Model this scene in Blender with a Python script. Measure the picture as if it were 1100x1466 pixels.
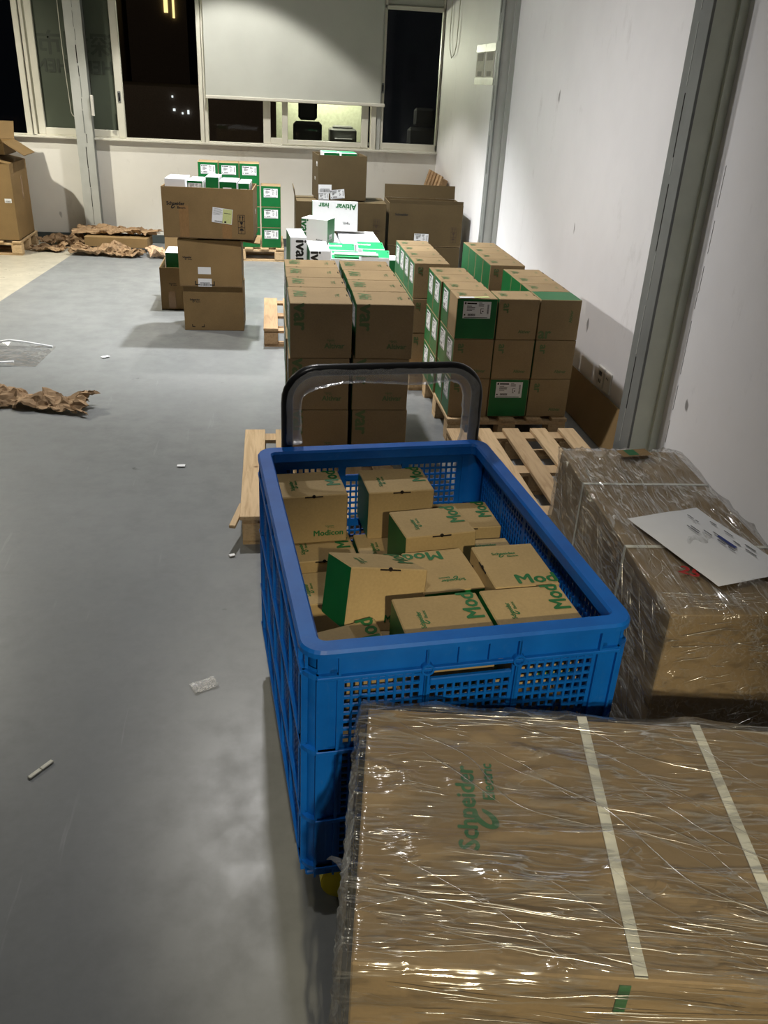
import bpy, bmesh, math, random
from mathutils import Vector, Matrix, noise

random.seed(7)
R = math.radians
for o in list(bpy.data.objects):
    bpy.data.objects.remove(o)
SC = bpy.context.scene
COL = SC.collection

# ------------------------------------------------------------------ camera
cam_d = bpy.data.cameras.new('camera')
cam = bpy.data.objects.new('camera', cam_d)
COL.objects.link(cam)
cam_d.sensor_fit = 'VERTICAL'
cam_d.sensor_height = 24.0
cam_d.lens = 1201.83 / 1466.0 * 24.0
cam_d.clip_start = 0.02
cam_d.clip_end = 300
_r = Vector((0.9909, -0.1258, 0.0481)).normalized()
_f = Vector((0.1338, 0.8802, -0.4553)).normalized()
_u = _r.cross(_f).normalized()
cam.matrix_world = Matrix(((_r.x, _u.x, -_f.x, 0.0), (_r.y, _u.y, -_f.y, 0.0), (_r.z, _u.z, -_f.z, 1.6), (0, 0, 0, 1)))
SC.camera = cam

# ------------------------------------------------------------------ world (city night outside)
W = bpy.data.worlds.new('night')
SC.world = W
W.use_nodes = True
W.node_tree.nodes['Background'].inputs[0].default_value = (0.012, 0.014, 0.02, 1)
W.node_tree.nodes['Background'].inputs[1].default_value = 0.15

# ------------------------------------------------------------------ exposure
SC.view_settings.view_transform = 'Standard'
SC.view_settings.look = 'None'
SC.view_settings.gamma = 1.0
SC.view_settings.use_curve_mapping = False
SC.view_settings.exposure = 0.0
SC.cycles.max_bounces = 8
SC.cycles.transparent_max_bounces = 24
SC.cycles.sample_clamp_indirect = 4.0
SC.cycles.use_denoising = True

# ------------------------------------------------------------------ ceiling lamps (x, y, z, watts, full cone angle, edge softness, colour, aim)
CEIL = 3.3
LAMPS = [
    (-0.30, 8.10, 3.22, 250, 98, 0.18, (1.0, 0.97, 0.91), None),
    (0.02, 6.85, 3.22, 720, 90, 0.55, (0.98, 0.99, 1.0), None),
    (-0.05, 4.35, 3.22, 310, 130, 1.0, (1.0, 0.98, 0.98), None),
    (-0.40, 1.10, 3.22, 50, 112, 0.8, (1.0, 0.96, 0.90), None),
    (0.20, -3.20, 3.22, 950, 19, 0.75, (1.0, 0.86, 0.58), (0.44, 0.92, 0.45)),  # added unseen spot, brightens only the crate and near carton
    (-3.60, 7.00, 3.22, 660, 150, 0.6, (1.0, 0.95, 0.80), None),
    (-3.20, 5.00, 3.22, 430, 54, 0.9, (1.0, 0.98, 0.98), (1.75, 5.0, 1.55)),  # added unseen spot, aimed to brighten the right wall
]


# ================================================================== materials
def new_mat(name):
    m = bpy.data.materials.new(name)
    m.use_nodes = True
    nt = m.node_tree
    return m, nt, nt.nodes['Principled BSDF'], nt.nodes['Material Output']


def nd(nt, t, **kw):
    n = nt.nodes.new(t)
    for k, v in kw.items():
        setattr(n, k, v)
    return n


def coords(nt, scale=(1, 1, 1), rand=False):
    tc = nd(nt, 'ShaderNodeTexCoord')
    mp = nd(nt, 'ShaderNodeMapping')
    mp.inputs['Scale'].default_value = scale
    nt.links.new(tc.outputs['Object'], mp.inputs['Vector'])
    if rand:
        oi = nd(nt, 'ShaderNodeObjectInfo')
        mu = nd(nt, 'ShaderNodeVectorMath', operation='SCALE')
        mu.inputs[0].default_value = (37, 19, 53)
        nt.links.new(oi.outputs['Random'], mu.inputs['Scale'])
        nt.links.new(mu.outputs[0], mp.inputs['Location'])
    return mp


def noise_tex(nt, mp, scale, detail=4, rough=0.55, dist=0.0):
    n = nd(nt, 'ShaderNodeTexNoise')
    n.inputs['Scale'].default_value = scale
    n.inputs['Detail'].default_value = detail
    n.inputs['Roughness'].default_value = rough
    n.inputs['Distortion'].default_value = dist
    nt.links.new(mp.outputs[0], n.inputs['Vector'])
    return n


def ramp(nt, src, stops):
    r = nd(nt, 'ShaderNodeValToRGB')
    e = r.color_ramp.elements
    while len(e) > 1:
        e.remove(e[-1])
    e[0].position, e[0].color = stops[0][0], (*stops[0][1], 1)
    for p, c in stops[1:]:
        x = e.new(p)
        x.color = (*c, 1)
    nt.links.new(src, r.inputs[0])
    return r


def mixc(nt, fac, a, b, mode='MIX'):
    m = nd(nt, 'ShaderNodeMix', data_type='RGBA', blend_type=mode)
    for s, v in ((0, fac), (6, a), (7, b)):
        if isinstance(v, (int, float)):
            m.inputs[s].default_value = v
        elif isinstance(v, tuple):
            m.inputs[s].default_value = (*v, 1)
        else:
            nt.links.new(v, m.inputs[s])
    return m.outputs[2]


def bump(nt, src, b, strength=0.3, dist=0.01):
    n = nd(nt, 'ShaderNodeBump')
    n.inputs['Strength'].default_value = strength
    n.inputs['Distance'].default_value = dist
    nt.links.new(src, n.inputs['Height'])
    nt.links.new(n.outputs[0], b.inputs['Normal'])
    return n


def sc(c, k):
    return tuple(min(1.0, x * k) for x in c)


def simple(name, col, rough=0.6, metal=0.0, var=0.12, nscale=30, spec=0.4, bumpk=0.0, rand=0.0):
    m, nt, b, out = new_mat(name)
    mp = coords(nt, rand=True)
    n = noise_tex(nt, mp, nscale)
    c = ramp(nt, n.outputs[0], [(0.3, sc(col, 1 - var)), (0.7, sc(col, 1 + var))]).outputs[0]
    if rand:
        oi = nd(nt, 'ShaderNodeObjectInfo')
        rr = ramp(nt, oi.outputs['Random'], [(0, (1 - rand,) * 3), (1, (1 + 0,) * 3)])
        c = mixc(nt, 1.0, c, rr.outputs[0], 'MULTIPLY')
    nt.links.new(c, b.inputs['Base Color'])
    b.inputs['Roughness'].default_value = rough
    b.inputs['Metallic'].default_value = metal
    b.inputs['Specular IOR Level'].default_value = spec
    if bumpk:
        bump(nt, n.outputs[0], b, bumpk, 0.004)
    return m


def kraft_mat(name, col, rand=0.18, flute=True):
    m, nt, b, out = new_mat(name)
    mp = coords(nt, rand=True)
    n1 = noise_tex(nt, mp, 5, 5)
    n2 = noise_tex(nt, mp, 160, 2)
    c = ramp(nt, n1.outputs[0], [(0.25, sc(col, 0.86)), (0.75, sc(col, 1.1))]).outputs[0]
    f = ramp(nt, n2.outputs[0], [(0.3, (0.9, 0.9, 0.9)), (0.7, (1, 1, 1))]).outputs[0]
    c = mixc(nt, 1.0, c, f, 'MULTIPLY')
    oi = nd(nt, 'ShaderNodeObjectInfo')
    rr = ramp(nt, oi.outputs['Random'], [(0, (1 - rand,) * 3), (1, (1, 1, 1))])
    c = mixc(nt, 1.0, c, rr.outputs[0], 'MULTIPLY')
    nt.links.new(c, b.inputs['Base Color'])
    b.inputs['Roughness'].default_value = 0.75
    b.inputs['Specular IOR Level'].default_value = 0.25
    if flute:
        mp2 = coords(nt, (220, 220, 0.001))
        w = nd(nt, 'ShaderNodeTexWave')
        w.inputs['Scale'].default_value = 1.0
        w.inputs['Distortion'].default_value = 0.5
        nt.links.new(mp2.outputs[0], w.inputs['Vector'])
        bump(nt, w.outputs[1], b, 0.06, 0.002)
    return m


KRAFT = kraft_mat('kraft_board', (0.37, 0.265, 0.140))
KRAFT_B = kraft_mat('kraft_board_brown', (0.27, 0.175, 0.075))
KRAFT_SHADED = kraft_mat('kraft_board_shaded', (0.095, 0.065, 0.027))  # darker kraft copy, unlit fronts of the back cartons put into the colour
KRAFT_M = kraft_mat('kraft_board_pale', (0.44, 0.320, 0.155))
KRAFT_W = kraft_mat('kraft_board_wrapped', (0.34, 0.238, 0.118))
KRAFT_IN = kraft_mat('kraft_inside', (0.40, 0.275, 0.15))
PAPER_K = simple('kraft_paper', (0.30, 0.195, 0.105), 0.8, var=0.25, nscale=25)
GREEN = simple('green_print', (0.002, 0.135, 0.030), 0.45, var=0.10, nscale=12, rand=0.2)
GREEN_L = simple('green_print_bright', (0.012, 0.42, 0.13), 0.45, var=0.08, nscale=12)
INK_G = simple('green_ink', (0.012, 0.125, 0.035), 0.6, var=0.2, nscale=90)
INK_G2 = simple('green_ink_pale', (0.120, 0.175, 0.070), 0.7, var=0.2, nscale=90)
INK_K = simple('black_ink', (0.012, 0.011, 0.010), 0.6)
INK_B = simple('brown_ink', (0.050, 0.030, 0.016), 0.7)
SLIT = simple('slit_dark', (0.010, 0.007, 0.004), 0.9)
WHITE_C = simple('white_coated_board', (0.80, 0.81, 0.82), 0.4, var=0.03, nscale=10)
WHITE_P = simple('white_paper', (0.78, 0.79, 0.80), 0.6, var=0.03, nscale=10)
GREY_INK = simple('grey_ink', (0.10, 0.10, 0.11), 0.6)
BLUE_INK = simple('blue_ink', (0.03, 0.05, 0.22), 0.6)
RED_INK = simple('red_ink', (0.35, 0.012, 0.012), 0.5)
YELLOW_ST = simple('yellow_green_sticker', (0.56, 0.60, 0.26), 0.5)
STRAP = simple('white_strap', (0.74, 0.75, 0.66), 0.35, var=0.06)
FRAME = simple('cream_frame', (0.66, 0.64, 0.55), 0.4, var=0.06, nscale=4)
STEEL = simple('grey_steel', (0.19, 0.20, 0.19), 0.45, var=0.10, nscale=6)
STEEL_G = simple('green_grey_steel', (0.72, 0.76, 0.64), 0.45, var=0.08, nscale=6)
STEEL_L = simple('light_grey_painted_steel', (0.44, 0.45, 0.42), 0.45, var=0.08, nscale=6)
SKIRT = simple('dark_grey_skirting_paint', (0.055, 0.068, 0.068), 0.4, var=0.2, nscale=5)
BLACK = simple('black_tube', (0.012, 0.012, 0.013), 0.3)
BLACK_P = simple('black_plastic', (0.015, 0.015, 0.016), 0.5)
YELLOW = simple('yellow_plastic', (0.75, 0.62, 0.015), 0.45, var=0.05)
PLATE = simple('white_switch_plastic', (0.62, 0.60, 0.55), 0.35, var=0.04)
CHAIR = simple('dark_upholstery', (0.02, 0.02, 0.022), 0.8)
TAPE = simple('packing_tape', (0.27, 0.155, 0.065), 0.22, var=0.1, nscale=10, spec=0.6)


def blue_mat():
    m, nt, b, out = new_mat('blue_plastic')
    mp = coords(nt)
    n1 = noise_tex(nt, mp, 9, 6, 0.6)
    n2 = noise_tex(nt, mp, 55, 5, 0.7)
    c = ramp(nt, n1.outputs[0], [(0.3, (0.001, 0.088, 0.40)), (0.7, (0.003, 0.125, 0.52))]).outputs[0]
    f = ramp(nt, n2.outputs[0], [(0.58, (0, 0, 0)), (0.75, (0.16, 0.16, 0.16))]).outputs[0]
    c = mixc(nt, f, c, (0.10, 0.22, 0.48))
    nt.links.new(c, b.inputs['Base Color'])
    b.inputs['Roughness'].default_value = 0.45
    b.inputs['Specular IOR Level'].default_value = 0.3
    return m


BLUE = blue_mat()


def wood_mat(name, a, bcol):
    m, nt, b, out = new_mat(name)
    mp = coords(nt, (28, 2.2, 28), rand=True)
    n = noise_tex(nt, mp, 1.6, 6, 0.6, 1.2)
    c = ramp(nt, n.outputs[0], [(0.25, bcol), (0.5, a), (0.8, sc(a, 1.15))]).outputs[0]
    mp2 = coords(nt, (1, 1, 1), rand=True)
    v = nd(nt, 'ShaderNodeTexVoronoi')
    v.inputs['Scale'].default_value = 7
    nt.links.new(mp2.outputs[0], v.inputs['Vector'])
    k = ramp(nt, v.outputs['Distance'], [(0.03, (0.35, 0.24, 0.15)), (0.09, (1, 1, 1))]).outputs[0]
    c = mixc(nt, 1.0, c, k, 'MULTIPLY')
    oi = nd(nt, 'ShaderNodeObjectInfo')
    rr = ramp(nt, oi.outputs['Random'], [(0, (0.78, 0.76, 0.74)), (1, (1, 1, 1))])
    c = mixc(nt, 1.0, c, rr.outputs[0], 'MULTIPLY')
    nt.links.new(c, b.inputs['Base Color'])
    b.inputs['Roughness'].default_value = 0.7
    bump(nt, n.outputs[0], b, 0.25, 0.003)
    return m


WOOD = wood_mat('pallet_wood', (0.60, 0.43, 0.24), (0.42, 0.27, 0.13))
WOOD_D = wood_mat('pallet_wood_dark', (0.44, 0.28, 0.14), (0.26, 0.15, 0.07))


def floor_mat(name, base, dark, rough):
    m, nt, b, out = new_mat(name)
    mp = coords(nt)
    n1 = noise_tex(nt, mp, 0.9, 6, 0.6)
    n2 = noise_tex(nt, mp, 7, 6, 0.65)
    c = ramp(nt, n1.outputs[0], [(0.3, dark), (0.7, base)]).outputs[0]
    f = ramp(nt, n2.outputs[0], [(0.32, (0.80, 0.80, 0.80)), (0.6, (1, 1, 1))]).outputs[0]
    c = mixc(nt, 1.0, c, f, 'MULTIPLY')
    # long thin scratches
    for rot, sx in ((0.25, 1.0), (-1.1, 1.4)):
        tc = nd(nt, 'ShaderNodeTexCoord')
        mm = nd(nt, 'ShaderNodeMapping')
        mm.inputs['Rotation'].default_value = (0, 0, rot)
        mm.inputs['Scale'].default_value = (14 * sx, 0.9, 1)
        nt.links.new(tc.outputs['Object'], mm.inputs['Vector'])
        s = noise_tex(nt, mm, 1.7, 3, 0.5)
        k = ramp(nt, s.outputs[0], [(0.70, (0, 0, 0)), (0.735, (0.30, 0.30, 0.30)), (0.77, (0, 0, 0))]).outputs[0]
        c = mixc(nt, k, c, sc(base, 1.45))
    # small dark scuffs
    v = nd(nt, 'ShaderNodeTexVoronoi')
    v.inputs['Scale'].default_value = 2.6
    nd3 = noise_tex(nt, mp, 18, 3)
    ad = nd(nt, 'ShaderNodeMix', data_type='RGBA', blend_type='LINEAR_LIGHT')
    ad.inputs[0].default_value = 0.05
    nt.links.new(mp.outputs[0], ad.inputs[6])
    nt.links.new(nd3.outputs[1], ad.inputs[7])
    nt.links.new(ad.outputs[2], v.inputs['Vector'])
    k = ramp(nt, v.outputs['Distance'], [(0.030, (0.45, 0.45, 0.45)), (0.055, (1, 1, 1))]).outputs[0]
    c = mixc(nt, 1.0, c, k, 'MULTIPLY')
    nt.links.new(c, b.inputs['Base Color'])
    rr = ramp(nt, n2.outputs[0], [(0.3, (rough + 0.16,) * 3), (0.7, (rough,) * 3)])
    nt.links.new(rr.outputs[0], b.inputs['Roughness'])
    b.inputs['Specular IOR Level'].default_value = 0.5
    bump(nt, n2.outputs[0], b, 0.05, 0.004)
    return m


FLOOR = floor_mat('grey_epoxy_floor', (0.235, 0.245, 0.245), (0.195, 0.205, 0.205), 0.30)
FLOOR_C = floor_mat('cream_floor', (0.48, 0.45, 0.36), (0.43, 0.40, 0.32), 0.25)


def wall_mat(name, base, marks=True):
    m, nt, b, out = new_mat(name)
    mp = coords(nt)
    n1 = noise_tex(nt, mp, 1.3, 6, 0.65)
    c = ramp(nt, n1.outputs[0], [(0.3, sc(base, 0.92)), (0.65, base)]).outputs[0]
    if marks:
        mp2 = coords(nt, (1.0, 1.0, 0.42))
        n3 = noise_tex(nt, mp2, 9, 3)
        ad = nd(nt, 'ShaderNodeMix', data_type='RGBA', blend_type='LINEAR_LIGHT')
        ad.inputs[0].default_value = 0.06
        nt.links.new(mp2.outputs[0], ad.inputs[6])
        nt.links.new(n3.outputs[1], ad.inputs[7])
        v = nd(nt, 'ShaderNodeTexVoronoi')
        v.inputs['Scale'].default_value = 5.2
        nt.links.new(ad.outputs[2], v.inputs['Vector'])
        k = ramp(nt, v.outputs['Distance'], [(0.055, (0.30, 0.29, 0.28)), (0.085, (1, 1, 1))]).outputs[0]
        # keep only some of the marks
        n4 = noise_tex(nt, mp, 2.2, 2)
        g = ramp(nt, n4.outputs[0], [(0.52, (0, 0, 0)), (0.60, (1, 1, 1))]).outputs[0]
        c = mixc(nt, g, c, mixc(nt, 1.0, c, k, 'MULTIPLY'))
        # grime smears
        mp3 = coords(nt, (1.2, 1.2, 0.5))
        n5 = noise_tex(nt, mp3, 5, 6, 0.7)
        s = ramp(nt, n5.outputs[0], [(0.60, (1, 1, 1)), (0.78, (0.80, 0.79, 0.78))]).outputs[0]
        c = mixc(nt, 1.0, c, s, 'MULTIPLY')
    nt.links.new(c, b.inputs['Base Color'])
    b.inputs['Roughness'].default_value = 0.55
    bump(nt, n1.outputs[0], b, 0.05, 0.01)
    return m


WALL = wall_mat('white_wall_paint', (0.82, 0.81, 0.81))
WALL_B = wall_mat('white_wall_paint_back', (0.80, 0.78, 0.72))
CEILM = simple('ceiling_paint', (0.16, 0.16, 0.155), 0.8, var=0.04, nscale=2)  # colour darkened to cut bounce light from the unseen ceiling
BLIND = simple('blind_fabric', (0.50, 0.51, 0.46), 0.75, var=0.05, nscale=3)


def film_mat(name, haze, gloss, stretch=(2.0, 14.0, 14.0), roughness=0.16, lines=0.5, bstr=0.5, rots=(0.0, 0.6), width=0.02, ch=5.0):
    """thin clear stretch film: mostly transparent, a glossy skin, tight glossy creases whitened as painted glints, a little milky haze"""
    m, nt, b, out = new_mat(name)
    nt.nodes.remove(b)
    tc = nd(nt, 'ShaderNodeTexCoord')
    mpb = coords(nt)
    patch = noise_tex(nt, mpb, 5.5, 4, 0.6, 0.4)
    gate = ramp(nt, patch.outputs[0], [(0.40, (0.15, 0.15, 0.15)), (0.62, (1, 1, 1))]).outputs[0]
    crease, hgt = None, None
    for k, rz in enumerate(rots):
        mp = nd(nt, 'ShaderNodeMapping')
        mp.inputs['Scale'].default_value = stretch
        mp.inputs['Rotation'].default_value = (0, 0, rz)
        mp.inputs['Location'].default_value = (k * 3.1, k * 1.7, k)
        nt.links.new(tc.outputs['Object'], mp.inputs['Vector'])
        n1 = noise_tex(nt, mp, 2.2 if k else 3.0, 3, 0.55, 0.35)
        c = ramp(nt, n1.outputs[0], [(0.5 - width * 2, (0, 0, 0)), (0.5, (1, 1, 1)), (0.5 + width * 2, (0, 0, 0))]).outputs[0]
        if crease is None:
            crease, hgt = c, n1.outputs[0]
        else:
            crease = mixc(nt, 1.0, crease, c, 'LIGHTEN')
            ad = nd(nt, 'ShaderNodeMath', operation='ADD')
            nt.links.new(hgt, ad.inputs[0])
            nt.links.new(n1.outputs[0], ad.inputs[1])
            hgt = ad.outputs[0]
    crease = mixc(nt, 1.0, crease, gate, 'MULTIPLY')
    bp = nd(nt, 'ShaderNodeBump')
    bp.inputs['Strength'].default_value = bstr
    bp.inputs['Distance'].default_value = 0.02
    nt.links.new(hgt, bp.inputs['Height'])
    tr = nd(nt, 'ShaderNodeBsdfTransparent')
    tr.inputs[0].default_value = (0.985, 0.985, 0.985, 1)
    gl = nd(nt, 'ShaderNodeBsdfGlossy')
    gl.inputs['Roughness'].default_value = roughness
    gl.inputs['Color'].default_value = (0.95, 0.95, 0.93, 1)
    nt.links.new(bp.outputs[0], gl.inputs['Normal'])
    df = nd(nt, 'ShaderNodeBsdfDiffuse')
    df.inputs['Color'].default_value = (0.80, 0.80, 0.78, 1)
    hz = nd(nt, 'ShaderNodeMath', operation='MULTIPLY_ADD')
    nt.links.new(crease, hz.inputs[0])
    hz.inputs[1].default_value = haze * ch  # whitens the creases, a painted stand-in for their glints
    hz.inputs[2].default_value = haze
    m1 = nd(nt, 'ShaderNodeMixShader')
    nt.links.new(hz.outputs[0], m1.inputs[0])
    nt.links.new(tr.outputs[0], m1.inputs[1])
    nt.links.new(df.outputs[0], m1.inputs[2])
    lw = nd(nt, 'ShaderNodeFresnel')
    lw.inputs['IOR'].default_value = 1.4
    mu = nd(nt, 'ShaderNodeMath', operation='MULTIPLY')
    nt.links.new(lw.outputs[0], mu.inputs[0])
    mu.inputs[1].default_value = gloss
    mn = nd(nt, 'ShaderNodeMath', operation='MINIMUM')
    nt.links.new(mu.outputs[0], mn.inputs[0])
    mn.inputs[1].default_value = 0.35
    fa = nd(nt, 'ShaderNodeMath', operation='MULTIPLY_ADD', use_clamp=True)
    nt.links.new(crease, fa.inputs[0])
    fa.inputs[1].default_value = lines
    nt.links.new(mn.outputs[0], fa.inputs[2])
    m2 = nd(nt, 'ShaderNodeMixShader')
    nt.links.new(fa.outputs[0], m2.inputs[0])
    nt.links.new(m1.outputs[0], m2.inputs[1])
    nt.links.new(gl.outputs[0], m2.inputs[2])
    nt.links.new(m2.outputs[0], out.inputs['Surface'])
    return m


FILM = film_mat('stretch_film', 0.05, 1.0, (1.1, 12.0, 12.0), 0.14, 0.50, 0.45, (0.05, 0.75), 0.014)
FILM_S = film_mat('stretch_film_long', 0.05, 1.0, (12.0, 1.2, 12.0), 0.14, 0.40, 0.45, (0.1, -0.7), 0.014)
FILM_H = film_mat('handle_film', 0.22, 1.0, (8, 8, 8), 0.25, 0.05, 0.35, ch=0.3)
FILM_F = film_mat('loose_film', 0.04, 1.6, (4, 4, 4), 0.15, 0.25, 0.4, ch=2.0)


def glass_mat(name, tint, gloss=1.0):
    m, nt, b, out = new_mat(name)
    nt.nodes.remove(b)
    tr = nd(nt, 'ShaderNodeBsdfTransparent')
    tr.inputs[0].default_value = (*tint, 1)
    gl = nd(nt, 'ShaderNodeBsdfGlossy')
    gl.inputs['Roughness'].default_value = 0.02
    fr = nd(nt, 'ShaderNodeFresnel')
    fr.inputs['IOR'].default_value = 1.45
    mu = nd(nt, 'ShaderNodeMath', operation='MULTIPLY', use_clamp=True)
    mu.inputs[1].default_value = gloss
    nt.links.new(fr.outputs[0], mu.inputs[0])
    mx = nd(nt, 'ShaderNodeMixShader')
    nt.links.new(mu.outputs[0], mx.inputs[0])
    nt.links.new(tr.outputs[0], mx.inputs[1])
    nt.links.new(gl.outputs[0], mx.inputs[2])
    nt.links.new(mx.outputs[0], out.inputs['Surface'])
    return m


GLASS = glass_mat('window_glass', (0.8, 0.82, 0.8), 0.25)
FILMED = simple('grey_green_window_film', (0.072, 0.085, 0.062), 0.35, var=0.1, nscale=2)
DARKF = simple('dark_window_lettering', (0.042, 0.050, 0.037), 0.5)


def emit(name, col, k):
    m, nt, b, out = new_mat(name)
    nt.nodes.remove(b)
    e = nd(nt, 'ShaderNodeEmission')
    e.inputs[0].default_value = (*col, 1)
    e.inputs[1].default_value = k
    nt.links.new(e.outputs[0], out.inputs['Surface'])
    return m


LAMP_E = emit('lamp_glow', (1, 0.96, 0.88), 12)
GOLD_E = emit('golden_tower_light', (1.0, 0.72, 0.30), 2.2)
WHITE_E = emit('distant_white_light', (0.9, 0.95, 1.0), 1.6)
DIM_E = emit('dim_lit_window', (0.55, 0.60, 0.42), 0.10)
FACADE = simple('far_facade', (0.16, 0.13, 0.11), 0.8)
OUTG = simple('far_ground', (0.02, 0.02, 0.02), 0.9)


# ================================================================== mesh helpers
class MB:
    """collects shapes in one bmesh, then links them as one object"""

    def __init__(self):
        self.bm = bmesh.new()

    def box(self, lo, hi, mat=0, bevel=0.0, xf=None):
        c = [(lo[i] + hi[i]) / 2 for i in range(3)]
        s = [hi[i] - lo[i] for i in range(3)]
        M = Matrix.Translation(c) @ Matrix.Diagonal((*s, 1))
        if xf is not None:
            M = xf @ M
        r = bmesh.ops.create_cube(self.bm, size=1, matrix=M)
        vs = r['verts']
        fs = set(f for v in vs for f in v.link_faces)
        for f in fs:
            f.material_index = mat
        if bevel:
            es = list(set(e for v in vs for e in v.link_edges))
            rb = bmesh.ops.bevel(self.bm, geom=es, offset=bevel, segments=1, profile=0.5, affect='EDGES')
            for f in rb['faces']:
                f.material_index = mat
        return self

    def quad(self, pts, mat=0):
        f = self.bm.faces.new([self.bm.verts.new(p) for p in pts])
        f.material_index = mat
        return self

    def rect(self, x0, y0, x1, y1, z=0.0, mat=0):
        return self.quad([(x0, y0, z), (x1, y0, z), (x1, y1, z), (x0, y1, z)], mat)

    def cyl(self, p0, p1, r, seg=16, mat=0, r2=None):
        p0, p1 = Vector(p0), Vector(p1)
        d = p1 - p0
        M = Matrix.Translation((p0 + p1) / 2) @ d.to_track_quat('Z', 'Y').to_matrix().to_4x4()
        rr = bmesh.ops.create_cone(self.bm, cap_ends=True, segments=seg, radius1=r, radius2=r if r2 is None else r2, depth=d.length, matrix=M)
        for f in set(f for v in rr['verts'] for f in v.link_faces):
            f.material_index = mat
        return self

    def tube(self, pts, rad, seg=10, mat=0, closed=False):
        pts = [Vector(p) for p in pts]
        rings = []
        n = len(pts)
        up = Vector((0.0, 1.0, 0.0))
        for i, p in enumerate(pts):
            a = pts[max(i - 1, 0)]
            b = pts[min(i + 1, n - 1)]
            t = (b - a).normalized()
            s = t.cross(up)
            if s.length < 1e-3:
                s = t.cross(Vector((1, 0, 0)))
            s.normalize()
            w = s.cross(t).normalized()
            r = rad(i) if callable(rad) else rad
            ring = []
            for k in range(seg):
                an = 2 * math.pi * k / seg
                rk = r(an) if callable(r) else r
                ring.append(self.bm.verts.new(p + s * (math.cos(an) * rk) + w * (math.sin(an) * rk)))
            rings.append(ring)
        for i in range(n - 1):
            for k in range(seg):
                f = self.bm.faces.new((rings[i][k], rings[i][(k + 1) % seg], rings[i + 1][(k + 1) % seg], rings[i + 1][k]))
                f.material_index = mat
                f.smooth = True
        for ring in (rings[0][::-1], rings[-1]):
            f = self.bm.faces.new(ring)
            f.material_index = mat
        return self

    def mesh(self, name, mats):
        bmesh.ops.recalc_face_normals(self.bm, faces=self.bm.faces)
        me = bpy.data.meshes.new(name)
        self.bm.to_mesh(me)
        self.bm.free()
        for m in (mats if isinstance(mats, (list, tuple)) else [mats]):
            me.materials.append(m)
        return me

    def build(self, name, mats, parent=None, M=None):
        return link(name, self.mesh(name, mats), parent, M)


def link(name, me, parent=None, M=None):
    o = bpy.data.objects.new(name, me)
    COL.objects.link(o)
    if parent is not None:
        o.parent = parent
    if M is not None:
        o.matrix_basis = M
    return o


def tag(o, label=None, cat=None, group=None, kind=None):
    if label:
        n = len(label.split())
        if not 4 <= n <= 16:
            print('LABEL WORDS', n, label)
        o['label'] = label
    if cat:
        o['category'] = cat
    if group:
        o['group'] = group
    if kind:
        o['kind'] = kind
    return o


def empty(name, loc=(0, 0, 0), rot=(0, 0, 0)):
    o = bpy.data.objects.new(name, None)
    COL.objects.link(o)
    o.empty_display_size = 0.05
    o.matrix_basis = TR(loc, rot)
    return o


def TR(loc, rot=(0, 0, 0)):
    return Matrix.Translation(loc) @ Matrix.Rotation(rot[2], 4, 'Z') @ Matrix.Rotation(rot[1], 4, 'Y') @ Matrix.Rotation(rot[0], 4, 'X')


# ------------------------------------------------------------------ prints: lettering, labels, symbols
_text = {}
CJK = None


def text_bm(s, bold=0.012, font=None):
    cu = bpy.data.curves.new('t', 'FONT')
    cu.body = s
    cu.align_x = 'CENTER'
    cu.align_y = 'CENTER'
    cu.offset = bold
    cu.resolution_u = 2
    if font:
        cu.font = font
    o = bpy.data.objects.new('t', cu)
    COL.objects.link(o)
    dg = bpy.context.evaluated_depsgraph_get()
    me = bpy.data.meshes.new_from_object(o.evaluated_get(dg))
    bpy.data.objects.remove(o)
    bpy.data.curves.remove(cu)
    return me


def text_mesh(s, mat, bold=0.0):
    k = (s, mat.name, bold)
    if k not in _text:
        src = text_bm(s, 0.0)
        bm = bmesh.new()
        for q, (dx, dy) in enumerate(((0, 0), (0.034, 0), (-0.034, 0), (0, 0.026), (0, -0.026))):
            nv = len(bm.verts)
            bm.from_mesh(src)
            bm.verts.ensure_lookup_table()
            for v in bm.verts[nv:]:
                v.co += Vector((dx, dy, q * 0.0008))
        me = bpy.data.meshes.new('lettering')
        bm.to_mesh(me)
        bm.free()
        me.materials.append(mat)
        for p in me.polygons:
            p.material_index = 0
        _text[k] = me
    return _text[k]


def logo_mesh(mat):
    """maker's name over a curl and a smaller second word; about 4.4 units wide"""
    k = ('logo', mat.name)
    if k in _text:
        return _text[k]
    bm = bmesh.new()
    for s, size, dx, dy in (('Schneider', 1.0, 0, 0), ('Electric', 0.62, 1.25, -0.85)):
        me = text_mesh(s, mat)
        b2 = bmesh.new()
        b2.from_mesh(me)
        bmesh.ops.scale(b2, vec=(size,) * 3, verts=b2.verts)
        bmesh.ops.translate(b2, vec=(dx, dy, 0), verts=b2.verts)
        m2 = bpy.data.meshes.new('x')
        b2.to_mesh(m2)
        b2.free()
        bm.from_mesh(m2)
    # the curl
    cx, cy = -0.55, -0.62
    pts = []
    for i in range(22):
        a = R(60 + i * 15)
        w = 0.13 + 0.07 * math.sin(i / 21 * math.pi)
        rr = 0.42
        ca, sa = math.cos(a), math.sin(a)
        sh = 0.35 * sa
        pts.append(((cx + ca * (rr - w) * 0.8 + sh * 0.6, cy + sa * (rr - w)), (cx + ca * (rr + w * 0.3) * 0.9 + sh * 0.6, cy + sa * (rr + w * 0.3))))
    for a, b in zip(pts, pts[1:]):
        bm.faces.new([bm.verts.new((*p, 0)) for p in (a[0], a[1], b[1], b[0])])
    me = bpy.data.meshes.new('logo')
    bm.to_mesh(me)
    bm.free()
    me.materials.clear()
    me.materials.append(mat)
    for p in me.polygons:
        p.material_index = 0
    _text[k] = me
    return me


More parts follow.
